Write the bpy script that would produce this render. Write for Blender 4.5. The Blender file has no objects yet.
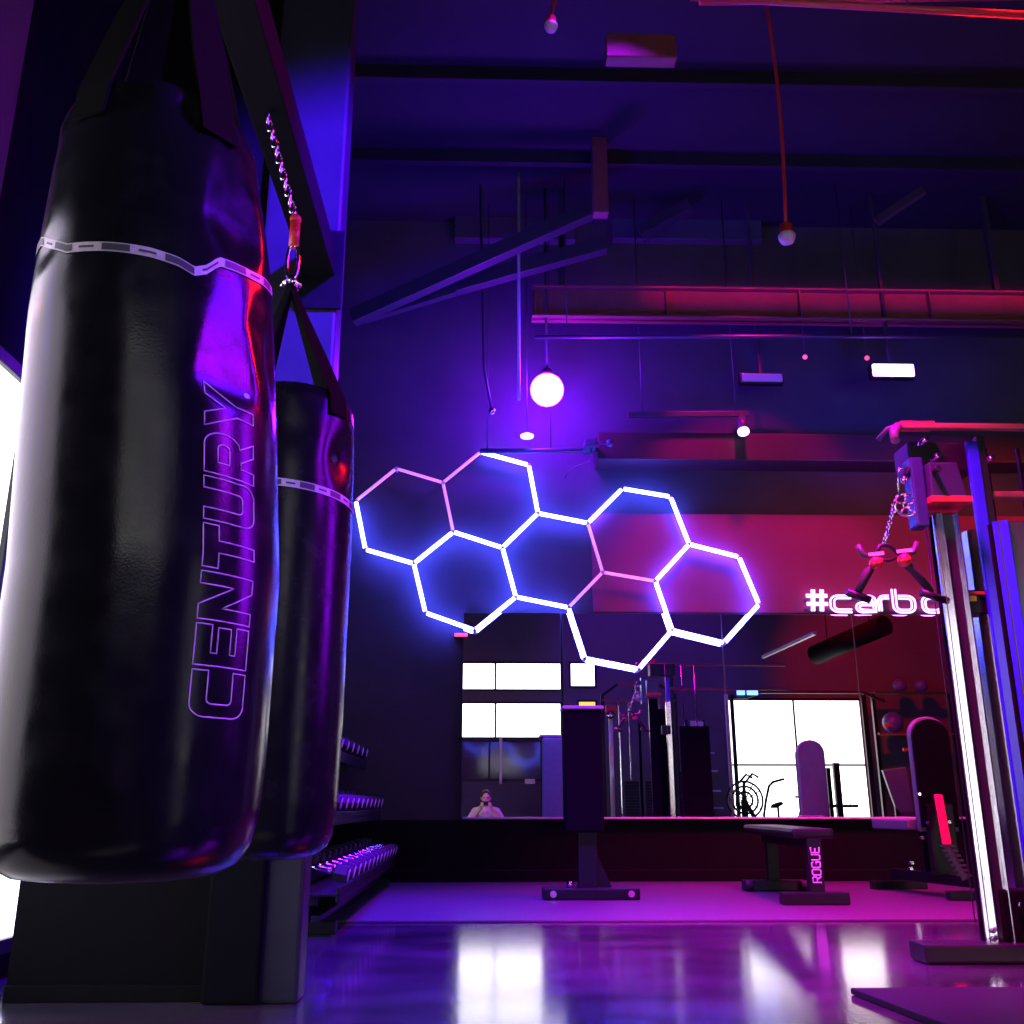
import bpy, bmesh, math, random
from mathutils import Vector, Matrix
R = math.radians
rnd = random.Random(7)
sc = bpy.context.scene
col = sc.collection

# ------------------------------------------------------------------ camera
TH, YW, F = R(16.6), R(1.46), 980.0
CAM = Vector((0, 0, .6))
fw = Vector((math.sin(YW)*math.cos(TH), math.cos(YW)*math.cos(TH), math.sin(TH)))
rt = Vector((math.cos(YW), -math.sin(YW), 0))
up = rt.cross(fw)
cd = bpy.data.cameras.new('camera'); cam = bpy.data.objects.new('camera', cd); col.objects.link(cam)
cd.sensor_width = 36; cd.lens = 36*F/1024; cd.clip_start = .02; cd.clip_end = 100
M = Matrix((rt, up, -fw)).transposed().to_4x4(); M.translation = CAM
cam.matrix_world = M
sc.camera = cam
sc.view_settings.view_transform = 'Standard'
try: sc.view_settings.look = 'None'
except Exception: pass
sc.view_settings.exposure = 0.0
sc.view_settings.gamma = 1
sc.view_settings.use_curve_mapping = False

YM = 8.25                      # mirror surface
YB = -2.1                      # wall behind the viewer
XL, XR, ZC = -1.75, 9.0, 6.0
def ray(px, py): return (fw + rt*((px-512)/F) + up*((512-py)/F))
def at(px, py, Y):
    d = ray(px, py); return CAM + d*((Y-CAM.y)/d.y)
def atz(px, py, Z):
    d = ray(px, py); return CAM + d*((Z-CAM.z)/d.z)
def atx(px, py, X):
    d = ray(px, py); return CAM + d*((X-CAM.x)/d.x)
def mir(px, py, Y):            # real point at depth Y whose mirror image is seen at px,py
    p = at(px, py, 2*YM-Y); return Vector((p.x, Y, p.z))

# ------------------------------------------------------------------ materials
MATS = {}
def mat(name, base, rough=.5, metal=0., spec=.5, noise=.0, nscale=20., bump=0., bscale=60., emit=None, es=0., coat=0., rvar=0., stretch=None):
    if name in MATS: return MATS[name]
    m = bpy.data.materials.new(name); m.use_nodes = True
    nt = m.node_tree; b = nt.nodes['Principled BSDF']
    b.inputs['Base Color'].default_value = (*base, 1)
    b.inputs['Roughness'].default_value = rough
    b.inputs['Metallic'].default_value = metal
    b.inputs['Specular IOR Level'].default_value = spec
    b.inputs['Coat Weight'].default_value = coat
    tc = nt.nodes.new('ShaderNodeTexCoord')
    vec = tc.outputs['Object']
    if stretch:
        mp = nt.nodes.new('ShaderNodeMapping'); mp.inputs['Scale'].default_value = stretch
        nt.links.new(vec, mp.inputs['Vector']); vec = mp.outputs['Vector']
    n = nt.nodes.new('ShaderNodeTexNoise'); n.inputs['Scale'].default_value = nscale; n.inputs['Detail'].default_value = 4
    nt.links.new(vec, n.inputs['Vector'])
    if not emit or noise:
        mx = nt.nodes.new('ShaderNodeMix'); mx.data_type = 'RGBA'
        k = noise or .15
        mx.inputs['A'].default_value = (*[c*(1-k) for c in base], 1)
        mx.inputs['B'].default_value = (*[min(1, c*(1+k)) for c in base], 1)
        nt.links.new(n.outputs['Fac'], mx.inputs['Factor']); nt.links.new(mx.outputs['Result'], b.inputs['Base Color'])
    if rvar:
        mr = nt.nodes.new('ShaderNodeMapRange')
        mr.inputs['To Min'].default_value = max(.02, rough-rvar); mr.inputs['To Max'].default_value = rough+rvar
        mr.inputs['From Min'].default_value = .3; mr.inputs['From Max'].default_value = .7
        nt.links.new(n.outputs['Fac'], mr.inputs['Value']); nt.links.new(mr.outputs['Result'], b.inputs['Roughness'])
    if bump:
        n2 = nt.nodes.new('ShaderNodeTexNoise'); n2.inputs['Scale'].default_value = bscale; n2.inputs['Detail'].default_value = 3
        nt.links.new(vec, n2.inputs['Vector'])
        bp = nt.nodes.new('ShaderNodeBump'); bp.inputs['Strength'].default_value = bump; bp.inputs['Distance'].default_value = .01
        nt.links.new(n2.outputs['Fac'], bp.inputs['Height']); nt.links.new(bp.outputs['Normal'], b.inputs['Normal'])
    if emit:
        b.inputs['Emission Color'].default_value = (*emit, 1); b.inputs['Emission Strength'].default_value = es
    MATS[name] = m
    return m
black = mat('black_powder_coat', (.007, .007, .009), .42, spec=.3, noise=.3, nscale=80, rvar=.08)
matte = mat('matte_black', (.004, .004, .005), .7, spec=.04, noise=.3)
lwall = mat('black_side_wall', (.007, .007, .010), .9, spec=.02, noise=.3)
vinyl = mat('black_bag_vinyl', (.006, .006, .009), .20, spec=.2, noise=.25, bump=.03, bscale=260, rvar=.06)
vinyl2 = mat('black_bag_vinyl_worn', (.006, .006, .009), .24, spec=.2, noise=.25, bump=.03, bscale=260, rvar=.06)
strapm = mat('black_webbing', (.004, .004, .005), .8, spec=.04, noise=.4, nscale=150)
printm = mat('pale_print', (.62, .52, .75), .5)
bandl = mat('pale_label', (.55, .5, .62), .5, noise=.3, nscale=120)
bandd = mat('dark_label', (.05, .045, .07), .5)
chrome = mat('chrome', (.75, .75, .78), .12, 1., noise=.1, rvar=.04)
brushed = mat('brushed_aluminium', (.72, .72, .74), .2, 1., noise=.25, nscale=30, rvar=.09, stretch=(30, 30, .6))
paleup = mat('pale_upright_paint', (.72, .72, .68), .3, .3, noise=.1)
rubber = mat('rubber', (.013, .013, .015), .7, noise=.4, nscale=90)
padm = mat('black_pad_vinyl', (.008, .007, .009), .4, spec=.3, noise=.3, bump=.1, bscale=200)
padp = mat('grey_pad_vinyl', (.16, .15, .17), .45, noise=.2, bump=.1, bscale=200)
redm = mat('red_plastic', (.55, .03, .03), .4)
yellow = mat('yellow_plastic', (.8, .62, .05), .4)
wallm = mat('dark_wall_paint', (.048, .048, .055), .75, noise=.35, nscale=3, bump=.15, bscale=40)
bandw = mat('red_lit_wall_band', (.22, .03, .09), .55, noise=.25, nscale=2.5)
ceilm = mat('dark_ceiling_deck', (.009, .009, .013), .8, noise=.6, nscale=1.2)
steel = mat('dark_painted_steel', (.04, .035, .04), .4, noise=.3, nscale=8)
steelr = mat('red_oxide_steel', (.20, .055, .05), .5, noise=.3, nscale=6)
redlitpipe = mat('red_lit_pipe', (.5, .05, .07), .4)  # red light falling on the top pipes, put into their colour
pillm = mat('painted_pillar', (.06, .06, .08), .35, noise=.2, nscale=6, rvar=.08)
mirm = mat('mirror_silver', (.90, .90, .92), .0, 1., noise=.001)
matm = mat('rubber_floor_tile', (.036, .034, .038), .55, noise=.35, nscale=140, bump=.2, bscale=300, rvar=.1)
plaster = mat('back_wall_plaster', (.10, .10, .11), .8, noise=.2, nscale=2)
boardm = mat('painted_board', (.35, .30, .38), .5, noise=.15, nscale=4)
ledge = mat('pale_ledge', (.55, .53, .56), .35)
dayw = mat('daylight_pane', (.8, .8, .8), .1, emit=(1., 1., .97), es=3.3)
dayl = mat('daylight_pane_side', (.8, .8, .8), .1, emit=(1., .99, .95), es=3.2)
frost = mat('smoked_glass', (.05, .04, .07), .08, noise=.2, nscale=2)
tube_b = mat('blue_white_tube', (.9, .9, 1.), .3, emit=(.06, .075, 1.), es=60.)
tube_p = mat('pink_tube', (.9, .7, .9), .3, emit=(.72, .22, .72), es=1.)
conn = mat('tube_connector', (.6, .6, .66), .4)
neon = mat('violet_white_neon', (.9, .9, 1.), .3, emit=(.75, .30, 1.), es=4.)
globe = mat('violet_lamp', (.9, .9, 1.), .3, emit=(.20, .0045, 1.), es=260.)
flood = mat('blue_violet_flood', (.9, .9, 1.), .3, emit=(.25, .06, 1.), es=60.)
floodoff = mat('dim_flood', (.04, .035, .2), .3, emit=(.10, .05, .5), es=.6)
spotm = mat('spot_lens', (.9, .9, .9), .3, emit=(1., .8, 1.), es=2.)
bluled = mat('blue_led', (.2, .3, .9), .3, emit=(.1, .25, 1.), es=5.)
pinkled = mat('pink_led', (.9, .2, .3), .3, emit=(1., .10, .30), es=1.1)
amberled = mat('amber_led', (.9, .5, .1), .3, emit=(1., .45, .02), es=2.)
skin = mat('skin', (.52, .33, .25), .5, noise=.08)
shirt = mat('white_shirt', (.55, .45, .52), .8, noise=.1)
trous = mat('dark_trousers', (.03, .03, .05), .8)
hairm = mat('dark_hair', (.015, .01, .008), .5, noise=.4, nscale=200)

# glossy sealed concrete: fine bump, worn streaks in the roughness
def floor_material():
    m = bpy.data.materials.new('sealed_floor'); m.use_nodes = True; nt = m.node_tree; L = nt.links
    b = nt.nodes['Principled BSDF']; b.inputs['Specular IOR Level'].default_value = 1.; b.inputs['IOR'].default_value = 1.6; b.inputs['Coat Weight'].default_value = 1.; b.inputs['Coat Roughness'].default_value = .12; b.inputs['Coat IOR'].default_value = 1.7
    tc = nt.nodes.new('ShaderNodeTexCoord')
    n1 = nt.nodes.new('ShaderNodeTexNoise'); n1.inputs['Scale'].default_value = 1.6; n1.inputs['Detail'].default_value = 6
    mp = nt.nodes.new('ShaderNodeMapping'); mp.inputs['Scale'].default_value = (1, 2.2, 1)
    L.new(tc.outputs['Object'], mp.inputs['Vector']); L.new(mp.outputs['Vector'], n1.inputs['Vector'])
    cr = nt.nodes.new('ShaderNodeValToRGB'); cr.color_ramp.elements[0].color = (.018, .017, .024, 1); cr.color_ramp.elements[1].color = (.085, .08, .095, 1)
    cr.color_ramp.elements[0].position = .3; cr.color_ramp.elements[1].position = .75
    L.new(n1.outputs['Fac'], cr.inputs['Fac']); L.new(cr.outputs['Color'], b.inputs['Base Color'])
    mr = nt.nodes.new('ShaderNodeMapRange'); mr.inputs['From Min'].default_value = .3; mr.inputs['From Max'].default_value = .7
    mr.inputs['To Min'].default_value = .13; mr.inputs['To Max'].default_value = .22
    L.new(n1.outputs['Fac'], mr.inputs['Value']); L.new(mr.outputs['Result'], b.inputs['Roughness'])
    n2 = nt.nodes.new('ShaderNodeTexNoise'); n2.inputs['Scale'].default_value = 38; n2.inputs['Detail'].default_value = 5
    L.new(tc.outputs['Object'], n2.inputs['Vector'])
    bp = nt.nodes.new('ShaderNodeBump'); bp.inputs['Strength'].default_value = .16; bp.inputs['Distance'].default_value = .01
    L.new(n2.outputs['Fac'], bp.inputs['Height']); L.new(bp.outputs['Normal'], b.inputs['Normal'])
    return m
floorm = floor_material()

# ------------------------------------------------------------------ mesh builder
class MB:
    def __init__(s): s.bm = bmesh.new()
    def box(s, lo, hi, bev=0., mi=0):
        lo, hi = Vector(lo), Vector(hi)
        lo, hi = Vector([min(a, b) for a, b in zip(lo, hi)]), Vector([max(a, b) for a, b in zip(lo, hi)])
        t = bmesh.new(); bmesh.ops.create_cube(t, size=1)
        for v in t.verts: v.co = Vector([(lo[i]+hi[i])/2 + v.co[i]*(hi[i]-lo[i]) for i in range(3)])
        if bev: bmesh.ops.bevel(t, geom=t.edges[:]+t.verts[:], offset=min(bev, .45*min(hi-lo)), segments=2, affect='EDGES', profile=.6)
        for f in t.faces: f.material_index = mi
        s._add(t); return s
    def _add(s, t):
        me = bpy.data.meshes.new('x'); t.to_mesh(me); t.free(); s.bm.from_mesh(me); bpy.data.meshes.remove(me)
    def bar(s, a, b, w, h=None, bev=.004, upv=(0, 0, 1)):          # rectangular bar from a to b
        a, b = Vector(a), Vector(b); h = h or w; d = (b-a); L = d.length; d.normalize()
        u = Vector(upv)
        if abs(d.dot(u)) > .95: u = Vector((0, 1, 0))
        x = d.cross(u).normalized(); z = x.cross(d).normalized()
        t = bmesh.new(); bmesh.ops.create_cube(t, size=1)
        for v in t.verts: v.co = Vector((v.co.x*w, v.co.y*L, v.co.z*h))
        if bev: bmesh.ops.bevel(t, geom=t.edges[:]+t.verts[:], offset=min(bev, .4*min(w, h, L)), segments=2, affect='EDGES', profile=.6)
        m = Matrix((x, d, z)).transposed().to_4x4(); m.translation = (a+b)/2
        t.transform(m); s._add(t); return s
    def tube(s, pts, r, n=10, closed=False, caps=True, smooth=True):
        pts = [Vector(p) for p in pts]
        rs = r if isinstance(r, (list, tuple)) else [r]*len(pts)
        rings = []; N = len(pts); prev = None
        for i, p in enumerate(pts):
            if closed: d = pts[(i+1) % N]-pts[i-1]
            else: d = pts[min(i+1, N-1)]-pts[max(i-1, 0)]
            d.normalize()
            if prev is None:
                u = Vector((0, 0, 1)) if abs(d.z) < .9 else Vector((1, 0, 0))
                x = d.cross(u).normalized()
            else:
                x = (prev-d*prev.dot(d)).normalized()
            prev = x; y = d.cross(x)
            rings.append([s.bm.verts.new(p+(x*math.cos(k*2*math.pi/n)+y*math.sin(k*2*math.pi/n))*rs[i]) for k in range(n)])
        def skin_(A, B):
            for k in range(n):
                f = s.bm.faces.new((A[k], A[(k+1) % n], B[(k+1) % n], B[k])); f.smooth = smooth
        for i in range(N-1): skin_(rings[i], rings[i+1])
        if closed: skin_(rings[-1], rings[0])
        elif caps:
            s.bm.faces.new(rings[0][::-1]); s.bm.faces.new(rings[-1])
        return s
    def cyl(s, a, b, r, r2=None, n=20): return s.tube([a, b], [r, r if r2 is None else r2], n)
    def lathe(s, prof, c=(0, 0, 0), n=32, axis='Z', fn=None):
        c = Vector(c); rings = []
        for r, z in prof:
            ring = []
            for k in range(n):
                a = 2*math.pi*k/n
                p = Vector((r*math.cos(a), r*math.sin(a), z))
                if fn: p = fn(p, a, r, z)
                if axis == 'Y': p = Vector((p.x, p.z, p.y))
                elif axis == 'X': p = Vector((p.z, p.x, p.y))
                ring.append(s.bm.verts.new(c+p))
            rings.append(ring)
        for A, B in zip(rings, rings[1:]):
            for k in range(n):
                f = s.bm.faces.new((A[k], A[(k+1) % n], B[(k+1) % n], B[k])); f.smooth = True
        s.bm.faces.new(rings[0][::-1]); s.bm.faces.new(rings[-1]); return s
    def ball(s, c, r, sx=1, sy=1, sz=1, seg=20):
        t = bmesh.new(); bmesh.ops.create_uvsphere(t, u_segments=seg, v_segments=seg//2+2, radius=1)
        for v in t.verts: v.co = Vector(c)+Vector((v.co.x*r*sx, v.co.y*r*sy, v.co.z*r*sz))
        for f in t.faces: f.smooth = True
        s._add(t); return s
    def prism(s, poly, fn, d, bev=0.):          # polygon (u,v) extruded by d; fn maps (u,v,w) to a point
        t = bmesh.new()
        A = [t.verts.new(fn(u, v, 0)) for u, v in poly]; B = [t.verts.new(fn(u, v, d)) for u, v in poly]
        n = len(poly); t.faces.new(A[::-1]); t.faces.new(B)
        for k in range(n): t.faces.new((A[k], A[(k+1) % n], B[(k+1) % n], B[k]))
        bmesh.ops.recalc_face_normals(t, faces=t.faces[:])
        if bev: bmesh.ops.bevel(t, geom=t.edges[:], offset=bev, segments=2, affect='EDGES', profile=.6)
        s._add(t); return s

def build(name, mb, mats, origin=None, parent=None, label=None):
    me = bpy.data.meshes.new(name)
    bm = mb.bm
    bmesh.ops.recalc_face_normals(bm, faces=bm.faces[:])
    if origin is not None: bmesh.ops.translate(bm, verts=bm.verts[:], vec=-Vector(origin))
    bm.to_mesh(me); bm.free()
    for m in (mats if isinstance(mats, (list, tuple)) else [mats]): me.materials.append(m)
    o = bpy.data.objects.new(name, me); col.objects.link(o)
    if parent is not None: o.parent = parent
    elif origin is not None: o.location = origin
    if label: o['label'] = label
    return o
class Thing:
    def __init__(s, name, label, cat, loc, group=None):
        s.loc = Vector(loc); o = bpy.data.objects.new(name, None); col.objects.link(o); o.location = loc
        o.empty_display_size = .1
        o['label'] = label; o['category'] = cat
        if group: o['group'] = group
        s.o = o
    def part(s, name, mb, m, parent=None, label=None):
        return build(name, mb, m, s.loc, parent or s.o, label)
def single(name, mb, m, label, cat, loc=(0, 0, 0), group=None):
    o = build(name, mb, m, loc); o['label'] = label; o['category'] = cat
    if group: o['group'] = group
    return o
def struct(name, mb, m, parent=None):
    o = build(name, mb, m, (0, 0, 0), parent)
    if parent is None: o['kind'] = 'structure'
    return o
def kids(o): return [c for c in col.objects if c.parent == o]
def dup(o, loc, label, group=None, rotz=None, parent=None):
    r = o.copy(); col.objects.link(r)
    if parent is None:
        r.location = loc; r['label'] = label
        if rotz is not None: r.rotation_euler = (0, 0, rotz)
        if group: r['group'] = group
    else: r.parent = parent
    for c in kids(o): dup(c, None, None, parent=r)
    return r

# ------------------------------------------------------------------ the room
struct('floor', MB().box((XL-.1, YB-.1, -.1), (XR+.1, 8.4, 0)), floorm)
struct('ceiling', MB().box((XL-.1, YB-.1, ZC), (XR+.1, 8.4, ZC+.1)), ceilm)
zb0, zb1 = at(700, 613, 8.3).z, at(700, 515, 8.3).z
struct('wall_front', MB().box((XL-.1, 8.3, 0), (XR+.1, 8.4, ZC)), wallm)
struct('wall_back', MB().box((XL-.1, YB-.1, 0), (XR+.1, YB, ZC)), plaster)
struct('wall_left', MB().box((XL-.1, YB, 0), (XL, 8.3, ZC)), lwall)
struct('wall_right', MB().box((XR, YB, 0), (XR+.1, 8.3, ZC)), plaster)
xb = at(592, 560, 8.29).x
struct('trim_1', MB().box((xb, 8.27, zb0), (7.6, 8.3, zb1)), bandw)             # wall strip above the mirrors, magenta light put into its colour
zm0, zm1 = at(700, 817, YM).z, at(700, 614, YM).z
struct('trim_2', MB().box((at(462, 820, 8.2).x, 8.215, zm0-.016), (7.6, 8.3, zm0), .004), ledge)   # ledge under the mirrors
struct('trim_3', MB().box((at(640, 850, 8.3).x, 8.275, at(700, 838, 8.3).z), (7.6, 8.3, at(700, 835, 8.3).z), .002), steel)
skirt = mat('black_skirting_panel', (.004, .003, .004), .6, spec=.12, noise=.3)
struct('trim_20', MB().box((XL, 8.262, .1), (7.6, 8.3, zm0-.024)), skirt)
struct('baseboard_front', MB().box((XL, 8.25, 0.012), (7.6, 8.3, .10), .006), skirt)
# partition with a square pillar, behind the bags
YP = 3.4
xp0, xp1 = at(-3, 1000, YP).x, at(297, 1000, YP).x
xq = at(205, 950, YP).x
struct('wall_partition', MB().box((xp0, YP+.05, 0), (xq, YP+.14, ZC)), mat('black_partition', (.003, .003, .004), .8, spec=.05, noise=.3))
struct('trim_4', MB().box((xq, YP, 0), (xp1, YP+.14, ZC), .012), mat('dark_pillar_paint', (.018, .018, .028), .4, spec=.2, noise=.2, nscale=6, rvar=.08))
struct('trim_21', MB().box((xq+.003, YP-.025, 0.002), (at(262, 950, YP).x, YP, 1.35), .01), MATS['black_partition'])  # dark sheet added so the pillar's lower left stays in shade
struct('baseboard_partition', MB().box((xp0, YP+.035, 0), (xq, YP+.05, .05), .004), matte)
# windows of the left wall
def window(n, lo, hi, axis, nu, nv, m, frame=.05, face=1):
    """framed window standing 4 cm proud of its wall; axis = the wall's normal axis"""
    lo, hi = Vector(lo), Vector(hi)
    fr = MB(); pn = MB()
    ui = 1 if axis == 0 else 0
    def seg(u0, u1, z0, z1, d, mb):
        a = [0, 0, 0]; b = [0, 0, 0]
        a[ui], b[ui] = u0, u1; a[2], b[2] = z0, z1
        a[axis], b[axis] = lo[axis], lo[axis]+face*d
        mb.box(a, b, .004)
    seg(lo[ui]-frame, hi[ui]+frame, hi[2], hi[2]+frame, .045, fr); seg(lo[ui]-frame, hi[ui]+frame, lo[2]-frame, lo[2], .045, fr)
    seg(lo[ui]-frame, lo[ui], lo[2], hi[2], .045, fr); seg(hi[ui], hi[ui]+frame, lo[2], hi[2], .045, fr)
    for k in range(1, nu):
        u = lo[ui]+(hi[ui]-lo[ui])*k/nu; seg(u-.018, u+.018, lo[2], hi[2], .04, fr)
    for k in range(1, nv):
        z = lo[2]+(hi[2]-lo[2])*k/nv; seg(lo[ui], hi[ui], z-.018, z+.018, .04, fr)
    seg(lo[ui], hi[ui], lo[2], hi[2], .025, pn)
    w = build('window_%d' % n, fr, black); w['kind'] = 'structure'
    build('pane', pn, m, None, w)
yj = atx(17, 392, XL).y
window(1, (XL, .95, .14), (XL, yj, atx(8, 378, XL).z), 0, 1, 1, dayl)
yj2 = atx(17, 900, XL).y
window(2, (XL, yj+.11, .14), (XL, yj2+.5, .62), 0, 1, 1, dayl)
# narrow pilaster high on the left wall
pz = atx(12, 150, XL+.12)
struct('trim_5', MB().box((XL, pz.y-.6, atx(7, 350, XL).z), (XL+.10, pz.y+.02, ZC), .01), pillm)

# windows behind the viewer, seen in the mirrors
def bwin(n, x0, y0, x1, y1, nu, nv, m=dayw):
    a, b = mir(x0, y1, YB), mir(x1, y0, YB)
    window(n, (a.x, YB, a.z), (b.x, YB, b.z), 1, nu, nv, m, .035)
bwin(3, 430, 664, 560, 689, 2, 1)
bwin(4, 430, 704, 560, 737, 2, 1)
bwin(5, 571, 664, 594, 686, 1, 1)
bwin(6, 430, 742, 548, 779, 2, 1, frost)
bwin(8, 579, 702, 595, 713, 1, 1, mat('yellow_lit_pane', (.8, .7, .2), .2, emit=(1., .85, .06), es=1.))
# tall glazed opening at the right of the back wall
a, b = mir(735, 835, YB), mir(858, 701, YB)
window(7, (a.x, YB, .12), (b.x, YB, b.z), 1, 2, 2, dayw, .05)

# ------------------------------------------------------------------ mirrors
xs = [at(462, 720, YM).x, at(563.5, 720, YM).x, at(726, 700, YM).x, at(862, 720, YM).x, 5.4, 7.5]
mlab = ['narrow wall mirror at the left end of the mirror row, showing two bright window strips',
        'wall mirror behind the tall black tower, showing the cable machine',
        'wall mirror behind the flat bench, showing the large bright window',
        'wall mirror behind the upright bench and right machine, below the pink sign', 'rightmost wall mirror, behind the chrome cable machine']
for i in range(5):
    x0, x1 = xs[i]+.004, xs[i+1]-.004
    if i == 0: x1 -= .012
    t = Thing('wall_mirror', mlab[i], 'mirror', ((x0+x1)/2, YM, zm0), 'wall mirrors')
    t.part('glass', MB().box((x0, YM, zm0), (x1, 8.27, zm1)), mirm)
    e = MB()
    for x in (x0-.004, x1): e.box((x, YM-.002, zm0), (x+.004, 8.3, zm1))
    e.box((x0, YM-.002, zm1), (x1, 8.27, zm1+.006))
    t.part('edge_trim', e, steel)

# ------------------------------------------------------------------ floor mats
x0 = at(250, 905, 6.6).x
ym0 = atz(600, 920, .012).y
struct('trim_6', MB().box((x0-.3, ym0, 0), (6.5, 8.3, .012), .004), matm)
p0 = atz(850, 988, .02); p1 = atz(945, 1024, .02)
d = (p1-p0).normalized()*3.2; e = Vector((4.2, .35, 0))
poly = [(p0.x, p0.y), (p0.x+d.x, p0.y+d.y), (p0.x+d.x+e.x, p0.y+d.y), (p0.x+e.x, p0.y+.06)]
single('floor_mat', MB().prism(poly, lambda u, v, w: Vector((u, v, .001+w)), .02, .005), mat('black_gym_mat', (.009, .008, .013), .6, spec=.15, noise=.4, nscale=140, bump=.2, bscale=300), 'dark rubber mat whose corner points into the bottom right of the glossy floor', 'mat')

# ------------------------------------------------------------------ ceiling steel and lights
def rod(a, b, r, name, m, label, cat, n=10, group=None):
    a, b = Vector(a), Vector(b)
    return single(name, MB().cyl(a, b, r, n=n), m, label, cat, group=group)
YBm = 7.7
zbm0, zbm1 = at(760, 318, YBm).z, at(760, 287, YBm).z
xbm = at(532, 300, YBm).x
t = Thing('ceiling_beam', 'long reddish steel beam running across the upper right above the lamps', 'beam', ((xbm+7)/2, YBm, zbm0))
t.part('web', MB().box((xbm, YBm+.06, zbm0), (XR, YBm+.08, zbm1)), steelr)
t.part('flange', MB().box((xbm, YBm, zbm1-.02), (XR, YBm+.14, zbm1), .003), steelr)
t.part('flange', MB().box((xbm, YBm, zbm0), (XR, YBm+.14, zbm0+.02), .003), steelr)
st = MB()
for px in (535, 666, 800, 930):
    x = at(px, 300, YBm).x; st.box((x, YBm+.005, zbm0+.02), (x+.012, YBm+.06, zbm1-.02))
t.part('stiffener', st, steelr)
hg = MB()
for px in (560, 1000): hg.box((at(px, 300, YBm).x, YBm+.05, zbm1), (at(px, 300, YBm).x+.05, YBm+.1, ZC), .004)
t.part('hanger', hg, steel)
# soffit band lower down
z0, z1 = at(730, 460, 8.0).z, at(730, 433, 8.0).z
t = Thing('ceiling_beam', 'dim brownish beam behind the small spotlight, above the red-lit wall band', 'beam', (at(740, 450, 8).x, 8.1, z0))
t.part('web', MB().box((at(598, 450, 8.0).x, 8.0, z0), (XR, 8.3, z1), .01), mat('brown_painted_beam', (.05, .016, .022), .5, noise=.2, nscale=5))
# long pipes
def lpipe(x0, y0, x1, y1, Y0, Y1, r, label, m=steel, name='ceiling_pipe', cat='pipe'):
    a, b = at(x0, y0, Y0), at(x1, y1, Y1)
    t = Thing(name, label, cat, a)
    t.part('run', MB().cyl(a, b, r, n=12), m)
    for k in (.06, .6):
        q = a.lerp(b, k); t.part('hanger', MB().cyl(q, (q.x, q.y, ZC), .005, n=6), steel)
    return t
lpipe(535, 337, 1060, 336, 7.6, 7.6, .018, 'thin pipe catching blue light just below the long reddish beam')
lpipe(480, 451, 598, 450, 8.0, 8.0, .022, 'short pale pipe below the round violet lamp, above the second hexagon', pillm)
lpipe(690, -3, 1060, 17, 4.2, 4.0, .02, 'thin red-lit pipe crossing the top right corner', redlitpipe)
lpipe(700, 0, 1060, -6, 4.4, 4.4, .03, 'thick pipe along the very top right edge', redlitpipe)
def brace(x0, y0, x1, y1, Y0, Y1, w, label):
    a, b = at(x0, y0, Y0), at(x1, y1, Y1)
    return single('roof_brace', MB().bar(a, b, w, w*1.3), steel, label, 'brace')
brace(352, 318, 590, 211, 7.6, 7.2, .10, 'long dark roof brace slanting up from the pillar toward the middle')
brace(362, 318, 455, 290, 7.7, 7.65, .07, 'short dark roof brace at the left end, lowest of the slanting ones')
brace(455, 287, 605, 245, 7.65, 7.5, .10, 'dark roof brace slanting up under the long brace')
brace(876, 222, 924, 190, 6.8, 6.6, .05, 'small lone slanting brace in the dark upper right')
brace(640, 232, 690, 206, 7.9, 7.7, .09, 'dim reddish brace left of the hanging socket lamp')
z = at(598, 210, 7.9).z
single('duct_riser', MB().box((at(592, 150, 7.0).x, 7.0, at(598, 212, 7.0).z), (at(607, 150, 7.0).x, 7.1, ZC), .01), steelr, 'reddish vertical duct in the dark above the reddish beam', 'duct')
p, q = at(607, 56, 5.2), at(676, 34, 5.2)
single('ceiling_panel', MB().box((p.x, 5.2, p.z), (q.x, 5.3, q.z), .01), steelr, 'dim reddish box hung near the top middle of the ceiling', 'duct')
single('ceiling_panel', MB().box((at(455, 205, 8.2).x, 8.2, at(455, 238, 8.2).z), (at(575, 205, 8.2).x, 8.3, at(455, 205, 8.2).z), .01), pillm, 'flat bluish panel high on the front wall above the slanting braces', 'panel')
single('ceiling_panel', MB().box((at(612, 205, 8.2).x, 8.2, at(612, 238, 8.2).z), (at(760, 205, 8.2).x, 8.3, at(612, 205, 8.2).z), .01), pillm, 'wide bluish panel high on the front wall right of the duct riser', 'panel')
jo = []
for i, y in enumerate((2.2, 3.2, 4.2, 5.2, 6.2, 7.2)):
    o = MB().box((XL, y, ZC-.12), (XR, y+.06, ZC), .006)
    struct('trim_%d' % (7+i), o, ceilm)
# vertical rods near the violet lamp
p = at(519, 400, 7.5)
rod(p, (p.x, p.y, ZC), .014, 'hanging_rod', ledge, 'long vertical rod hanging left of the round violet lamp', 'rod')
p, q = at(492, 411, 7.7), at(484, 368, 7.7)
t = Thing('hanging_rod', 'short slanting rod with a tip, left of the long vertical rod', 'rod', p)
t.part('shaft', MB().tube([p, q, (q.x-.05, q.y, ZC)], .012), steel); t.part('tip', MB().ball(p, .03), chrome)
# round violet lamp
p = at(547, 390, 7.75)
t = Thing('globe_lamp', 'round glaring violet lamp hanging above the hexagon lights', 'lamp', p)
t.part('globe', MB().ball(p, .142, seg=32), globe)
t.part('stem', MB().cyl((p.x, p.y, p.z+.13), (p.x, p.y, ZC), .012), steel)
t.part('cap', MB().cyl((p.x, p.y, p.z+.11), (p.x, p.y, p.z+.19), .06, .04), steel)
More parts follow.
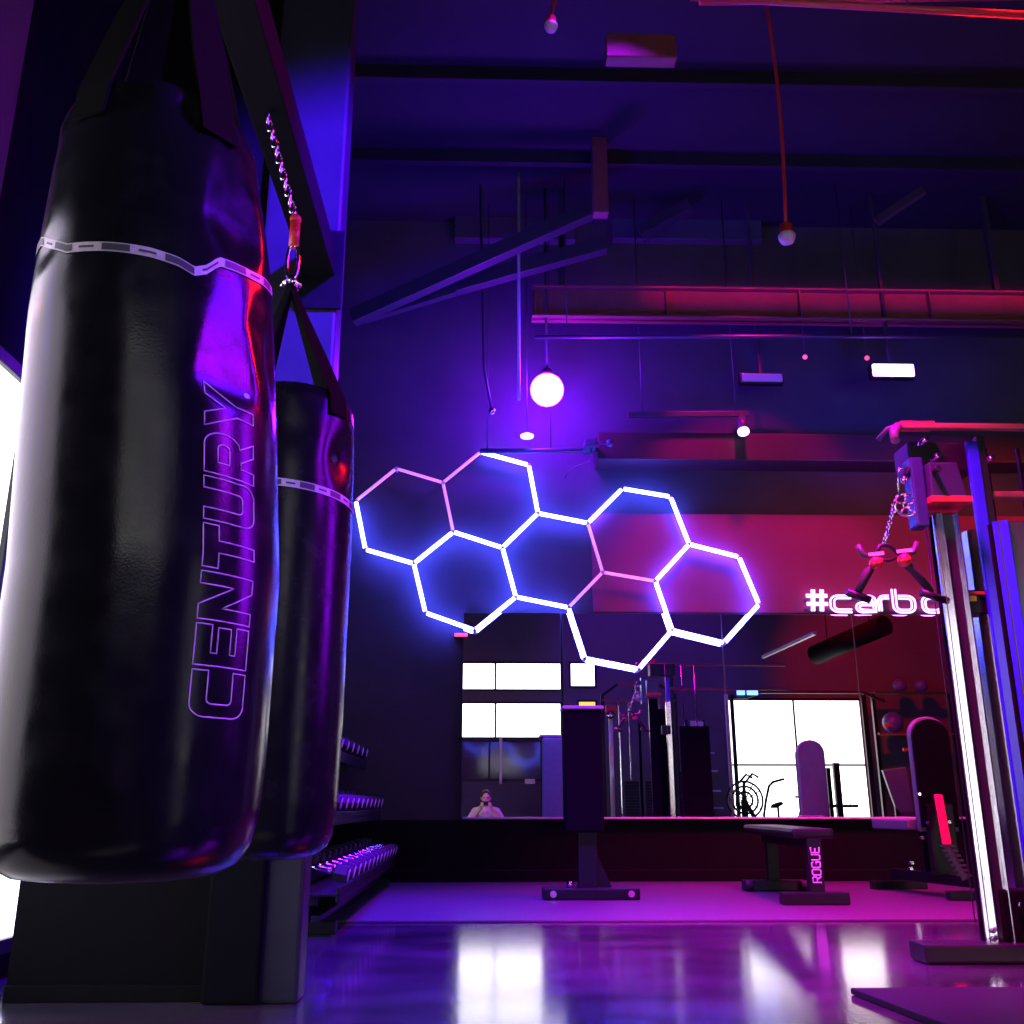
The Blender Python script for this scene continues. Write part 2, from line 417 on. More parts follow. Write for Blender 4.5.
# floodlights
def floodlight(px, py, w, h, Y, m, label):
    c = at(px, py, Y); t = Thing('floodlight', label, 'lamp', c, 'rectangular floodlights')
    t.part('housing', MB().box((c.x-w/2-.015, Y, c.z-h/2-.015), (c.x+w/2+.015, Y+.07, c.z+h/2+.015), .012), black)
    t.part('lens', MB().box((c.x-w/2, Y-.02, c.z-h/2), (c.x+w/2, Y+.01, c.z+h/2), .02), m)
    t.part('bracket', MB().bar((c.x, Y+.04, c.z+h/2), (c.x, Y+.04, ZC), .03), steel)
    return t
floodlight(893, 370.5, .36, .11, 7.7, flood, 'bright blue-violet rectangular floodlight at upper right')
floodlight(762, 378, .36, .075, 7.9, floodoff, 'dim rectangular floodlight to the left of the bright one')
# spot on a track
a, b = at(628, 415, 7.9), at(748, 414, 7.9)
t = Thing('track_rail', 'dark track rail carrying the small spotlight', 'track', a)
t.part('rail', MB().bar(a, b, .035, .045), steel)
hg = MB()
for q in (a.lerp(b, .12), a.lerp(b, .9)): hg.cyl(q, (q.x, q.y, ZC), .006)
t.part('hanger', hg, steel)
p = at(742, 426, 7.9)
t = Thing('spotlight', 'small cylindrical spotlight at the end of the track rail', 'lamp', p)
t.part('can', MB().cyl((p.x, 7.9, p.z+.07), (p.x, 7.87, p.z-.06), .045), pillm)
t.part('lens', MB().cyl((p.x, 7.871, p.z-.055), (p.x, 7.862, p.z-.075), .05), spotm)
t.part('yoke', MB().cyl((p.x, 7.9, p.z+.06), (p.x, 7.9, b.z-.01), .012), steel)
p = at(527, 436, 7.9)
t = Thing('downlight', 'small oval downlight just below the round violet lamp', 'lamp', p)
t.part('lens', MB().lathe([(.02, -.02), (.055, -.012), (.058, .006), (.03, .02)], p, 20), spotm)
t.part('stem', MB().cyl((p.x, p.y, p.z+.018), (p.x, p.y, ZC), .005), steel)
p = at(590, 443, 7.9)
t = Thing('wall_sensor', 'small clamp box with a dangling wire at the end of the pale pipe', 'sensor', p)
t.part('box', MB().box((p.x-.05, 7.86, p.z-.045), (p.x+.05, 8.1, p.z+.03), .01), pillm)
t.part('knob', MB().ball((p.x+.17, 7.9, p.z), .035), pillm)
t.part('arm', MB().cyl((p.x+.04, 7.9, p.z), (p.x+.17, 7.9, p.z), .012), pillm)
wp = [at(x, y, 7.9) for x, y in ((590, 447), (593, 456), (588, 463), (577, 466), (569, 471), (565, 478))]
t.part('wire', MB().tube(wp, .006, 6), pillm)
for px, py, lab in ((805, 357, 'tiny red indicator left of the bright floodlight'), (867, 358, 'tiny red indicator beside the bright floodlight')):
    p = at(px, py, 7.95)
    t = Thing('indicator_light', lab, 'light', p); t.part('bulb', MB().ball(p, .022), pinkled); t.part('stem', MB().cyl(p, (p.x, p.y, ZC), .004), steel)
# hanging socket lamps
def pendant(px, py, Y, r, tx, ty, label):
    p = at(px, py, Y)
    t = Thing('pendant_socket', label, 'lamp', p, 'hanging socket lamps')
    t.part('socket', MB().lathe([(.3*r, 1.9*r), (.75*r, 1.7*r), (.8*r, .6*r), (.9*r, .5*r)], p, 20), redm)
    t.part('bulb', MB().lathe([(.2*r, -.75*r), (.75*r, -.55*r), (1.0*r, 0), (1.02*r, .35*r), (.9*r, .52*r)], p, 20), ledge)
    q = at(tx, ty, Y); pts = []
    for k in range(13):
        s = k/12; pts.append(Vector((p.x+(q.x-p.x)*s+.03*math.sin(s*3.1), Y, p.z+1.8*r+(ZC-p.z-1.8*r)*s)))
    t.part('cord', MB().tube(pts, .012, 8), redm)
pendant(787, 238, 5.5, .055, 771, 60, 'hanging socket lamp on a long reddish cord at upper right')
pendant(551, 27, 5.0, .042, 558, 0, 'hanging socket lamp at the very top, near the middle')

# ------------------------------------------------------------------ hexagon lights
z6 = lambda p: (p[0]*360/1024+340, p[1]*300/853+400)
z7 = lambda p: (p[0]*360/1024+664, p[1]*360/1024+360)
V = {}
for k, p in dict(a0=(160, 195), a1=(293, 235), a2=(322, 375), a3=(210, 465), a4=(72, 425), a5=(45, 287), b0=(400, 148), b1=(537, 185), b2=(563, 322), b3=(462, 420),
                 c2=(500, 560), c3=(383, 655), c4=(243, 605), d1=(705, 350), d2=(747, 490), d3=(650, 590), e0=(803, 252), e1=(940, 275), e2=(993, 410), e3=(897, 515),
                 f2=(945, 655), f3=(850, 765), f4=(697, 735)).items(): V[k] = at(*z6(p), 8.2)
for k, p in dict(g1=(213, 560), g2=(270, 695), g3=(172, 805)).items(): V[k] = at(*z7(p), 8.2)
pink = 'a5a0 a0a1 a1a2 a1b0 d1d2 d2d3 d2e3'.split()
edges = 'a5a0 a0a1 a1a2 a2a3 a3a4 a4a5 a1b0 b0b1 b1b2 b2b3 b3a2 b3c2 c2c3 c3c4 c4a3 b2d1 d1d2 d2d3 d3c2 d1e0 e0e1 e1e2 e2e3 e3d2 e3f2 f2f3 f3f4 f4d3 e2g1 g1g2 g2g3 g3f2'.split()
t = Thing('hexagon_light_grid', 'seven joined hexagon light tubes glowing blue-white and pink on the front wall', 'light', V['c2'])
for e in edges:
    a, b = V[e[:2]], V[e[2:]]; isp = e in pink or e[2:]+e[:2] in pink
    d = (b-a).normalized()
    t.part('light_tube', MB().cyl(a+d*.016, b-d*.016, .014 if isp else .018, n=10), tube_p if isp else tube_b,
           label='pink light tube' if isp else None)
for k, p in V.items():
    t.part('connector', MB().ball(p, .019, seg=10).cyl(p, (p.x, 8.246 if p.z < zm1+.03 else (8.268 if p.x > xb and p.z < zb1 else 8.298), p.z), .008, n=8), conn)

# ------------------------------------------------------------------ the pink sign
def rsq(w, h, r, n=5, s=(0, 1, 2, 3)):
    pts = []
    for k, (cx, cy) in enumerate(((w-r, h-r), (r, h-r), (r, r), (w-r, r))):
        for i in range(n+1):
            an = R(90*k+90*i/n); pts.append((cx+r*math.cos(an), cy+r*math.sin(an)))
    return pts
def offs(pts, d, closed=False):
    out = []; N = len(pts)
    for i in range(N):
        a = Vector(pts[i-1] if (i or closed) else pts[i]); b = Vector(pts[(i+1) % N] if (i < N-1 or closed) else pts[i])
        tn = (b-a).normalized(); out.append((pts[i][0]-tn.y*d, pts[i][1]+tn.x*d))
    return out
def arc(cx, cy, rx, ry, a0, a1, n=8): return [(cx+rx*math.cos(R(a0+(a1-a0)*i/n)), cy+ry*math.sin(R(a0+(a1-a0)*i/n))) for i in range(n+1)]
def Cc(w): return [(w, .86)]+arc(.3, .56, .3, .3, 90, 180, 6)+arc(.3, .3, .3, .3, 180, 270, 6)+[(w, 0)]
glyph = {   # centre strokes, x-height .86, ascender 1.35
 '#': [[(.28, -.02), (.36, 1.3)], [(.72, -.02), (.8, 1.3)], [(0, .42), (1.05, .42)], [(0, .92), (1.05, .92)]],
 'c': [Cc(.85)],
 'a': [[(.08, .86), (.6, .86)]+arc(.6, .6, .26, .26, 90, 0, 6)+[(.86, 0), (.25, 0)]+arc(.25, .22, .24, .22, 270, 90, 8)+[(.86, .44)]],
 'r': [[(0, 0), (0, .58)]+arc(.28, .58, .28, .28, 180, 90, 6)+[(.6, .86)]],
 'b': [[(0, 1.35), (0, .3)]+arc(.3, .3, .3, .3, 180, 270, 6)+[(.6, 0)]+arc(.6, .28, .28, .28, 270, 360, 6)+arc(.6, .58, .28, .28, 0, 90, 6)+[(.2, .86)]],
 'o': [arc(.3, .56, .3, .3, 180, 90, 6)+arc(.6, .56, .3, .3, 90, 0, 6)+arc(.6, .3, .3, .3, 0, -90, 6)+arc(.3, .3, .3, .3, 270, 180, 6)],
 'n': [[(0, 0), (0, .58)]+arc(.28, .58, .28, .28, 180, 90, 6)+arc(.6, .58, .28, .28, 90, 0, 6)+[(.88, 0)]]}
YS = 8.19
sgn = Thing('neon_sign', 'pink neon word sign above the right wall mirrors, partly behind the chrome column', 'sign', at(806, 613, YS))
zbase = at(870, 611, YS).z; hx = at(870, 597, YS).z-zbase; sc_ = hx/.86
for ch, x0, wpx in (('#', 807, 21), ('c', 832.5, 19), ('a', 857.5, 17), ('r', 880, 9.5), ('b', 895, 18.5), ('o', 924, 18), ('n', 951, 17)):
    X0 = at(x0, 605, YS).x; g = glyph[ch]; wmax = max(p[0] for s in g for p in s)
    kx = (at(x0+wpx, 605, YS).x-X0)/wmax
    mb = MB()
    for s in g:
        cl = ch == 'o'
        for dd in ((-.085, .085) if ch != '#' else (-.06, .06)):
            q = offs(s, dd, cl)
            if cl: q = q[:-1] if (Vector(q[0])-Vector(q[-1])).length < 1e-4 else q
            mb.tube([Vector((X0+u*kx, YS, zbase+v*sc_)) for u, v in q], .0085, 7, closed=cl)
    sgn.part('letter', mb, neon)
bk = MB(); a = at(806, 611, YS).x; b = at(972, 611, YS).x
for z in (zbase+.1*sc_, zbase+.7*sc_): bk.box((a, 8.22, z-.012), (b, 8.235, z+.012), .002)
for x in (a+.1, (a+b)/2, b-.1): bk.box((x-.012, 8.205, zbase+.0), (x+.012, 8.27, zbase+.85*sc_), .002)
sgn.part('mounting_rail', bk, steel)

# ------------------------------------------------------------------ bag rack beam and bags
ba, bb = at(331, 264, 3.3), at(300, 264, 3.3)
zbeam = ba.z
XB = (ba.x+bb.x)/2
t = Thing('bag_rack_beam', 'black overhead beam running back to the pillar, carrying the punching bags', 'beam', (XB, 3.3, zbeam))
t.part('beam', MB().box((bb.x, -.6, zbeam), (ba.x, YP, zbeam+.12), .006), matte)
t.part('mount_plate', MB().box((bb.x-.03, YP-.015, zbeam-.14), (ba.x+.03, YP, zbeam+.2), .004), matte)
hg = MB()
for y in (-.4, 1.2): hg.box((XB-.03, y, zbeam+.12), (XB+.03, y+.06, ZC), .004)
t.part('hanger', hg, black)

def chain(mb, top, bot, r=.011, w=.0035):
    top, bot = Vector(top), Vector(bot); L = (top-bot).length; n = max(2, round(L/(r*2.6)))
    for i in range(n):
        c = top.lerp(bot, (i+.5)/n); hh = L/n*.68
        pts = []
        for k in range(10):
            an = 2*math.pi*k/10; u, v = r*.75*math.cos(an), hh*math.sin(an)
            pts.append(c+(Vector((u, 0, v)) if i % 2 else Vector((0, u, v))))
        mb.tube(pts, w, 6, closed=True)
    return mb
def bag(name, cx, cy, prof, shift, dents, folds, m, label, group, facets=()):
    """prof: (z, r) rows"""
    zs = [p[0] for p in prof]
    def rad(z):
        for (za, ra), (zb, rb) in zip(prof, prof[1:]):
            if za <= z <= zb: s = (z-za)/(zb-za); return ra+(rb-ra)*s
        return prof[-1][1]
    def surf(a, z, off=0.):
        r = rad(z)
        k = 1.
        for da, dz, sa, sz, amp in dents:
            q = (a-da+math.pi) % (2*math.pi)-math.pi
            k += amp*math.exp(-(q/sa)**2-((z-dz)/sz)**2)
        for fa, fz, n_, sz, amp in folds:
            k += amp*math.sin(n_*a+fa)*math.exp(-((z-fz)/sz)**2)
        for a0, zlo, zm_, zhi, kk in facets:             # creased flat spots
            if zlo < z < zhi:
                s_ = (z-zlo)/(zm_-zlo) if z < zm_ else (zhi-z)/(zhi-zm_)
                q = (a-a0+math.pi) % (2*math.pi)-math.pi
                if abs(q) < 1: k = min(k, (1-(1-kk)*s_)/math.cos(q))
        r = r*k+off
        return Vector((cx+shift(z)+r*math.cos(a), cy+r*math.sin(a), z))
    t = Thing(name, label, 'punching bag', (cx, cy, zs[0]), group)
    n = 128; rows = []
    zz = []
    for za, zb in zip(zs, zs[1:]):
        st = max(1, round((zb-za)/.014)); zz += [za+(zb-za)*i/st for i in range(st)]
    zz.append(zs[-1])
    mb = MB()
    for z in zz: rows.append([mb.bm.verts.new(surf(2*math.pi*k/n, z)) for k in range(n)])
    for A, B in zip(rows, rows[1:]):
        for k in range(n):
            f = mb.bm.faces.new((A[k], A[(k+1) % n], B[(k+1) % n], B[k])); f.smooth = True
    mb.bm.faces.new(rows[0][::-1]); mb.bm.faces.new(rows[-1])
    t.part('shell', mb, m)
    return t, surf
def band(t, surf, zf, h, nseg=26):
    base, dark = MB(), MB()
    n = 208
    ring = [[base.bm.verts.new(surf(2*math.pi*k/n, zf(2*math.pi*k/n)+s*h/2, .0018)) for k in range(n)] for s in (-1, 1)]
    for k in range(n):
        f = base.bm.faces.new((ring[0][k], ring[0][(k+1) % n], ring[1][(k+1) % n], ring[1][k])); f.smooth = True
    o = t.part('band', base, bandl)
    per = n//nseg
    for s in range(nseg):
        rows = ((-.36, .36),) if s % 2 else ((-.12, .12),)
        k0, k1 = s*per+(.35 if s % 2 else 1.8), (s+1)*per-(.35 if s % 2 else 1.8)
        for lo, hi in rows:
            q = []
            for i in range(9):
                a = 2*math.pi*(k0+(k1-k0)*i/8)/n
                q.append([dark.bm.verts.new(surf(a, zf(a)+v*h, .0026)) for v in (lo, hi)])
            for A, B in zip(q, q[1:]): dark.bm.faces.new((A[0], B[0], B[1], A[1]))
    t.part('band_print', dark, bandd, o)

BX, BY = -.546, 1.557
sh1 = lambda z: -.075*max(0, z-.95)
prof1 = [(.492, .03), (.494, .10), (.50, .145), (.515, .172), (.54, .189), (.58, .199), (.66, .204), (.93, .206), (1.2, .204), (1.34, .201), (1.44, .197), (1.54, .190), (1.64, .180), (1.74, .166), (1.785, .152), (1.805, .125), (1.812, .06), (1.813, .02)]
face = math.atan2(-BY, -BX)                       # angle of the side facing the camera
dents1 = [(face+.62, 1.445, .3, .03, .02), (face+1.0, 1.56, .12, .10, .045), (face+1.2, 1.33, .15, .06, -.05), (face+.28, 1.74, .2, .03, -.1), (face-.5, 1.75, .25, .03, -.09), (face-.25, .57, .3, .03, -.04),
          (face-1.1, 1.46, .2, .03, -.035)]
facets1 = [(face+.56, 1.19, 1.23, 1.43, .945), (face+.66, 1.46, 1.52, 1.76, .955), (face+1.02, 1.24, 1.36, 1.44, .96)]
folds1 = [(.4, 1.76, 9, .05, .03), (1.2, 1.55, 6, .10, .012), (.2, 1.38, 11, .05, .006)]
b1, s1 = bag('punching_bag', BX, BY, prof1, sh1, dents1, folds1, vinyl, 'large black punching bag in the left foreground with outlined lettering running up it', 'hanging punching bags', facets1)
def surf_at(px, py):                                   # where a sight line meets the big bag
    d = ray(px, py)
    for i in range(600):
        q = CAM+d*(1.1+.8*i/600)
        a = math.atan2(q.y-BY, q.x-BX-sh1(q.z))
        if (Vector((q.x-BX-sh1(q.z), q.y-BY)).length <= (s1(a, q.z)-Vector((BX+sh1(q.z), BY, q.z))).length): return a, q.z
    return None
bpts = [surf_at(x, y) for x, y in ((68, 249), (100, 247), (150, 253), (178, 262), (194, 272), (206, 270), (219, 262), (240, 270), (256, 278), (266, 285))]
bpts = [((p[0]-face+math.pi) % (2*math.pi)-math.pi, p[1]) for p in bpts if p]
def z1f(a):
    q = (a-face+math.pi) % (2*math.pi)-math.pi
    if q <= bpts[0][0]: s = min(1, (bpts[0][0]-q)/.5); return bpts[0][1]*(1-s)+1.49*s
    if q >= bpts[-1][0]: s = min(1, (q-bpts[-1][0])/.5); return bpts[-1][1]*(1-s)+1.49*s
    for (qa, za), (qb, zb) in zip(bpts, bpts[1:]):
        if qa <= q <= qb: s = (q-qa)/(qb-qa); return za+(zb-za)*s
    return 1.49
band(b1, s1, z1f, .017)
# lettering: outlines of heavy capitals
def letters():
    t_ = .27; G = {}
    r, ri = .26, .10
    def Ubase(w):                                      # U, open at the top
        return [(0, 1), (0, r)]+arc(r, r, r, r, 180, 270)+[(w-r, 0)]+arc(w-r, r, r, r, 270, 360)+[(w, 1), (w-t_, 1), (w-t_, t_+ri)]+arc(w-t_-ri, t_+ri, ri, ri, 0, -90, 5)+[(t_+ri, t_)]+arc(t_+ri, t_+ri, ri, ri, 270, 180, 5)+[(t_, 1)]
    w = .98; G['U'] = (w, [Ubase(w)])
    w = .95
    G['C'] = (w, [[(w, 0), (r, 0)]+arc(r, r, r, r, 270, 180)+arc(r, 1-r, r, r, 180, 90)+[(w, 1), (w, 1-t_), (t_+ri, 1-t_)]+arc(t_+ri, 1-t_-ri, ri, ri, 90, 180, 5)+arc(t_+ri, t_+ri, ri, ri, 180, 270, 5)+[(w, t_)]])
    w = .86; h = .12
    G['E'] = (w, [[(0, 0), (w, 0), (w, t_), (t_, t_), (t_, .5-h), (w*.95, .5-h), (w*.95, .5+h), (t_, .5+h), (t_, 1-t_), (w, 1-t_), (w, 1), (0, 1)]])
    w = 1.02
    G['N'] = (w, [[(0, 0), (t_, 0), (t_, .60), (w-t_-.04, 0), (w, 0), (w, 1), (w-t_, 1), (w-t_, .40), (t_+.04, 1), (0, 1)]])
    w = .95
    G['T'] = (w, [[(w/2-t_/2, 0), (w/2+t_/2, 0), (w/2+t_/2, 1-t_), (w, 1-t_), (w, 1), (0, 1), (0, 1-t_), (w/2-t_/2, 1-t_)]])
    w = .98
    G['R'] = (w, [[(0, 0), (t_, 0), (t_, .30), (.42, .30), (.66, 0), (w, 0), (.72, .335)]+arc(w-.31, .65, .31, .35, -60, 90, 10)+[(0, 1)],
                  [(t_, .54), (w-.36, .54)]+arc(w-.37, .65, .11, .11, -90, 90, 6)+[(t_, .76)]])
    w = 1.08
    G['Y'] = (w, [[(w/2-t_/2, 0), (w/2+t_/2, 0), (w/2+t_/2, .38), (w, 1), (w-.32, 1), (w/2, .62), (.32, 1), (0, 1), (w/2-t_/2, .38)]])
    return G
G = letters()
aL, zb_ = surf_at(187, 716); aR, _ = surf_at(241, 716)
aLt, zt_ = surf_at(205, 382)
word = 'CENTURY'; gap = .10
tot = sum(G[c][0] for c in word)+gap*(len(word)-1)
ku = (zt_-zb_)/tot; u0 = 0
capa = aR-aL
wl = MB()
def put(loop, u0):
    pts = []
    N = len(loop)
    for i in range(N):
        a, b = Vector(loop[i]), Vector(loop[(i+1) % N]); k = max(1, int((b-a).length/.12))
        for j in range(k): pts.append(a.lerp(b, j/k))
    out = []
    for q in pts:
        out.append(s1(aR-capa*q.y, zb_+ku*(u0+q.x), .0008))
    wl.tube(out, .00115, 5, closed=True)
for c in word:
    for lp in G[c][1]: put(lp, u0)
    u0 += G[c][0]+gap
put([(x*.11+.02, y*.11+.02) for x, y in arc(0.5, .5, .5, .5, 0, 330, 11)], u0-.12)
put([(x*.05+.05, y*.05+.05) for x, y in arc(0.5, .5, .5, .5, 0, 330, 11)], u0-.12)
b1.part('lettering', wl, printm)
# straps of the first bag: four webbings gathered at a ring
def straps(t, surf, zs, top, w, angles, chainlow):
    for a in angles:
        pts = [surf(a, zs-.07, .004), surf(a, zs-.02, .004), surf(a, zs, .006)]
        tp = Vector(top)
        mb = MB(); pr = None
        allp = pts+[pts[-1].lerp(tp, s)+Vector((0, 0, 0)) for s in (.25, .6, 1.)]
        tang = Vector((-math.sin(a), math.cos(a), 0))
        nrm = Vector((math.cos(a), math.sin(a), 0))
        for i, p in enumerate(allp):
            ww = w*(1 if i < 4 else (.7 if i == 4 else .35))
            cur = [mb.bm.verts.new(p+tang*ww*sx+nrm*.003*sn) for sx, sn in ((-1, -1), (1, -1), (1, 1), (-1, 1))]
            if pr:
                for k in range(4): mb.bm.faces.new((pr[k], pr[(k+1) % 4], cur[(k+1) % 4], cur[k]))
            else: mb.bm.faces.new(cur[::-1])
            pr = cur
        mb.bm.faces.new(pr)
        t.part('strap', mb, strapm)
top1 = (BX-.07, BY, 2.36)
straps(b1, s1, 1.77, top1, .035, [face+x for x in (-.75, .55, 2.1, 3.6)], None)
b1.part('ring', MB().tube([Vector(top1)+Vector((.03*math.cos(k*.5236), 0, .03*math.sin(k*.5236)+.02)) for k in range(12)], .005, 8, closed=True), chrome)
b1.part('chain', chain(MB(), (XB, BY, zbeam-.012), (top1[0], BY, 2.40)), chrome)

B2 = (-.522, 2.445)
face2 = math.atan2(-B2[1], -B2[0])
prof2 = [(.475, .03), (.478, .09), (.487, .125), (.505, .147), (.535, .160), (.6, .167), (.8, .170), (1.3, .170), (1.42, .168), (1.53, .163), (1.595, .158), (1.622, .148), (1.637, .125), (1.64, .02)]
dents2 = [(face2+1.0, 1.46, .28, .05, -.10), (face2+1.1, 1.56, .3, .04, .03), (face2+.1, 1.5, .3, .05, -.02), (face2+.85, 1.42, .25, .05, -.04)]
b2, s2 = bag('punching_bag', B2[0], B2[1], prof2, lambda z: 0, dents2, [(.3, 1.60, 8, .04, .012)], vinyl2, 'slimmer black punching bag hanging behind the large one, with a metal clip on top', 'hanging punching bags')
zc2 = at(310, 485, B2[1]-.15).z
band(b2, s2, lambda a: zc2-.012*((a-face2+math.pi) % (2*math.pi)-math.pi), .020, 26)
pc = at(291, 283, B2[1]); pt = at(295, 200, B2[1])
straps(b2, s2, 1.625, (pc.x, B2[1], pc.z-.005), .028, [face2+x for x in (-.85, .75, 2.3, 3.9)], None)
cl = MB()
H_ = pt.z-pc.z
def loop(z0, z1, w, wz, rot=0):
    c = Vector((pc.x, B2[1], (z0+z1)/2)); pts = []
    for k in range(18):
        an = 2*math.pi*k/18; sx = w*math.copysign(abs(math.cos(an))**.8, math.cos(an)); v = (z1-z0)/2*math.sin(an)
        pts.append(c+Vector((sx*math.cos(rot), sx*math.sin(rot), v)))
    cl.tube(pts, wz, 8, closed=True)
loop(pc.z+.01, pc.z+.45*H_, .016, .0055)
b2.part('carabiner', cl, chrome)
cl = MB(); cl.cyl((pc.x, B2[1], pc.z+.43*H_), (pc.x, B2[1], pc.z+.75*H_), .014); cl.ball((pc.x, B2[1], pc.z+.76*H_), .016)
b2.part('swivel', cl, redm)
cl = MB()
for k in range(6):
    an = k*math.pi/3; cl.tube([(pc.x, B2[1], pc.z+.02), (pc.x+.018*math.cos(an), B2[1]+.018*math.sin(an), pc.z+.005), (pc.x+.027*math.cos(an), B2[1]+.027*math.sin(an), pc.z-.012)], .005, 6)
b2.part('strap_hook', cl, chrome)
b2.part('chain', chain(MB(), (XB, B2[1], zbeam-.012), (pc.x, B2[1], pc.z+.76*H_)), chrome)

# ------------------------------------------------------------------ dumbbell rack at the left
RX = -.70
tiers = [(-.70, .24), (-.82, .58), (-.95, .95)]
y0, y1 = 5.0, 7.95
t = Thing('dumbbell_rack', 'three-tier black dumbbell rack along the left side beyond the bags', 'rack', (-1.1, (y0+y1)/2, 0.0))
for yy in (y0+.15, y1-.15):
    m_ = MB().bar((-1.40, yy, .03), (-.72, yy, .03), .07, .06).bar((-1.35, yy, .03), (-1.12, yy, 1.12), .07, .06)
    for x, z in tiers: m_.bar((x-.12, yy, z-.09), (-1.30+.20*z, yy, z-.09), .05, .05)
    t.part('upright', m_, black)
for x, z in tiers:
    m_ = MB()
    # two tilted rails per tier
    m_.bar((x, y0, z-.055), (x, y1, z-.055), .02, .07).bar((x-.22, y0, z+.01), (x-.22, y1, z+.01), .02, .07)
    m_.bar((x-.11, y0, z-.055), (x-.11, y1, z-.055), .24, .012)
    t.part('tier', m_, black)
t.part('lower_bar', MB().bar((-.80, y0, .08), (-.80, y1, .08), .04, .03), black)
# one dumbbell, copied
def dumbbell(loc, label, group):
    d = Thing('dumbbell', label, 'dumbbell', loc, group)
    c = d.loc
    ax = Vector((1, 0, -.22)).normalized()
    d.part('handle', MB().tube([c-ax*.075, c-ax*.03, c, c+ax*.03, c+ax*.075], [.013, .015, .017, .015, .013], 12), chrome)
    for s in (-1, 1):
        d.part('head', MB().tube([c+ax*s*.065, c+ax*s*.072, c+ax*s*.128, c+ax*s*.136], [.036, .045, .045, .036], 6, smooth=False), rubber)
    a_ = c+ax*.1362
    d.part('end_plate', MB().cyl(c+ax*.134, c+ax*.1385, .030, n=16), ledge, label='pale end plate')
    return d.o
proto = None
tn = ['lowest', 'middle', 'top']
ordn = ['nearest', 'second', 'third', 'fourth', 'fifth', 'sixth', 'seventh', 'eighth', 'ninth', 'tenth', 'eleventh', 'twelfth', 'thirteenth']
for k, (x, z) in enumerate(tiers):
    n = (13, 12, 11)[k]
    for i in range(n):
        loc = (x-.105, y0+.14+(y1-y0-.28)*i/(n-1), z+.055)
        lab = '%s dumbbell from the front on the %s tier of the left rack' % (ordn[i], tn[k])
        gr = 'dumbbells on the %s tier' % tn[k]
        if proto is None: proto = dumbbell(loc, lab, gr)
        else: dup(proto, loc, lab, gr)

# ------------------------------------------------------------------ tall black tower on a T foot
YT = 6.7
def px_x(px, py, Y): return at(px, py, Y).x
zt = at(585, 709, YT).z; zl = at(585, 832, YT).z
t = Thing('equipment_tower', 'tall black tower on a long T-shaped foot in front of the mirrors', 'gym machine', (px_x(590, 895, YT), YT, .012))
xa, xc = px_x(565, 760, YT), px_x(603, 760, YT)
t.part('shroud', MB().box((xa, YT, zl), (xc, YT+.22, zt), .012), matte)
t.part('rear_pad', MB().box((xa+.004, YT+.222, zl+.02), (xc-.004, YT+.265, zt-.01), .015), padp, label='rear pad in a paler tone for the light on it')  # light on the tower's back is put into this paler colour
t.part('top_plate', MB().box((xa-.012, YT-.012, zt), (xc+.012, YT+.235, zt+.022), .006), boardm)
xm0, xm1 = px_x(579, 860, YT), px_x(598, 860, YT)
t.part('post', MB().box((xm0, YT+.04, .07), (xm1, YT+.16, zl), .006), black)
t.part('gusset', MB().prism([(0, 0), (.10, 0), (0, .22)], lambda u, v, w: Vector((xm1+u, YT+.08+w, .075+v)), .03), black)
xf0, xf1 = px_x(543, 896, YT), px_x(640, 896, YT)
t.part('foot', MB().box((xf0, YT-.02, .013), (xf1, YT+.16, .082), .01), black)
for px, py in ((553, 894), (631, 894)):
    x = px_x(px, py, YT)
    t.part('bolt', MB().cyl((x, YT-.03, .05), (x, YT-.015, .05), .022, n=8), chrome)
x = px_x(571, 886, YT); t.part('wheel', MB().cyl((x-.025, YT+.06, .10), (x+.025, YT+.06, .10), .022), chrome)

# ------------------------------------------------------------------ flat bench
yn, yf = atz(815, 901, .03).y, atz(775, 888, .03).y
pn_ = atz(817, 898, .05); pf = atz(774, 885, .05)
zpad = .455
a, b = Vector((pn_.x, pn_.y, 0)), Vector((pf.x, pf.y, 0)); dr = (b-a).normalized(); nx = Vector((dr.y, -dr.x, 0))
t = Thing('flat_bench', 'flat weight bench with white lettering up its near leg, in front of the mirrors', 'bench', (a+b)/2+Vector((0, 0, .012)))
def bq(u, v, z): return a+dr*u+nx*v+Vector((0, 0, z))
Lb = (b-a).length
def obox(mb, u0, u1, v0, v1, z0, z1, bev=.01):
    t_ = bmesh.new(); bmesh.ops.create_cube(t_, size=1)
    m_ = Matrix((nx*(v1-v0), dr*(u1-u0), Vector((0, 0, z1-z0)))).transposed().to_4x4(); m_.translation = bq((u0+u1)/2, (v0+v1)/2, (z0+z1)/2)
    t_.transform(m_)
    if bev: bmesh.ops.bevel(t_, geom=t_.edges[:]+t_.verts[:], offset=bev, segments=2, affect='EDGES', profile=.6)
    mb._add(t_); return mb
hw = .13
t.part('pad', obox(MB(), -.04, Lb+.28, -hw, hw, zpad-.06, zpad, .02), padm)
t.part('spine', obox(MB(), .0, Lb+.15, -.03, .03, zpad-.12, zpad-.06, .004), black)
nl = t.part('leg', obox(MB(), -.035, .035, -.045, .045, .07, zpad-.058, .004), black)
t.part('leg', obox(MB(), Lb-.035, Lb+.035, -.04, .04, .07, zpad-.12, .004), black)
t.part('foot', obox(MB(), -.045, .05, -.22, .19, .013, .085, .008), black)
t.part('foot', obox(MB(), Lb-.05, Lb+.05, -.22, .22, .013, .085, .008), black)
ww = MB(); ww.cyl(bq(Lb-.07, -.17, .05), bq(Lb-.07, -.22, .05), .036); ww.cyl(bq(Lb-.07, .17, .05), bq(Lb-.07, .22, .05), .036)
t.part('wheel', ww, rubber)
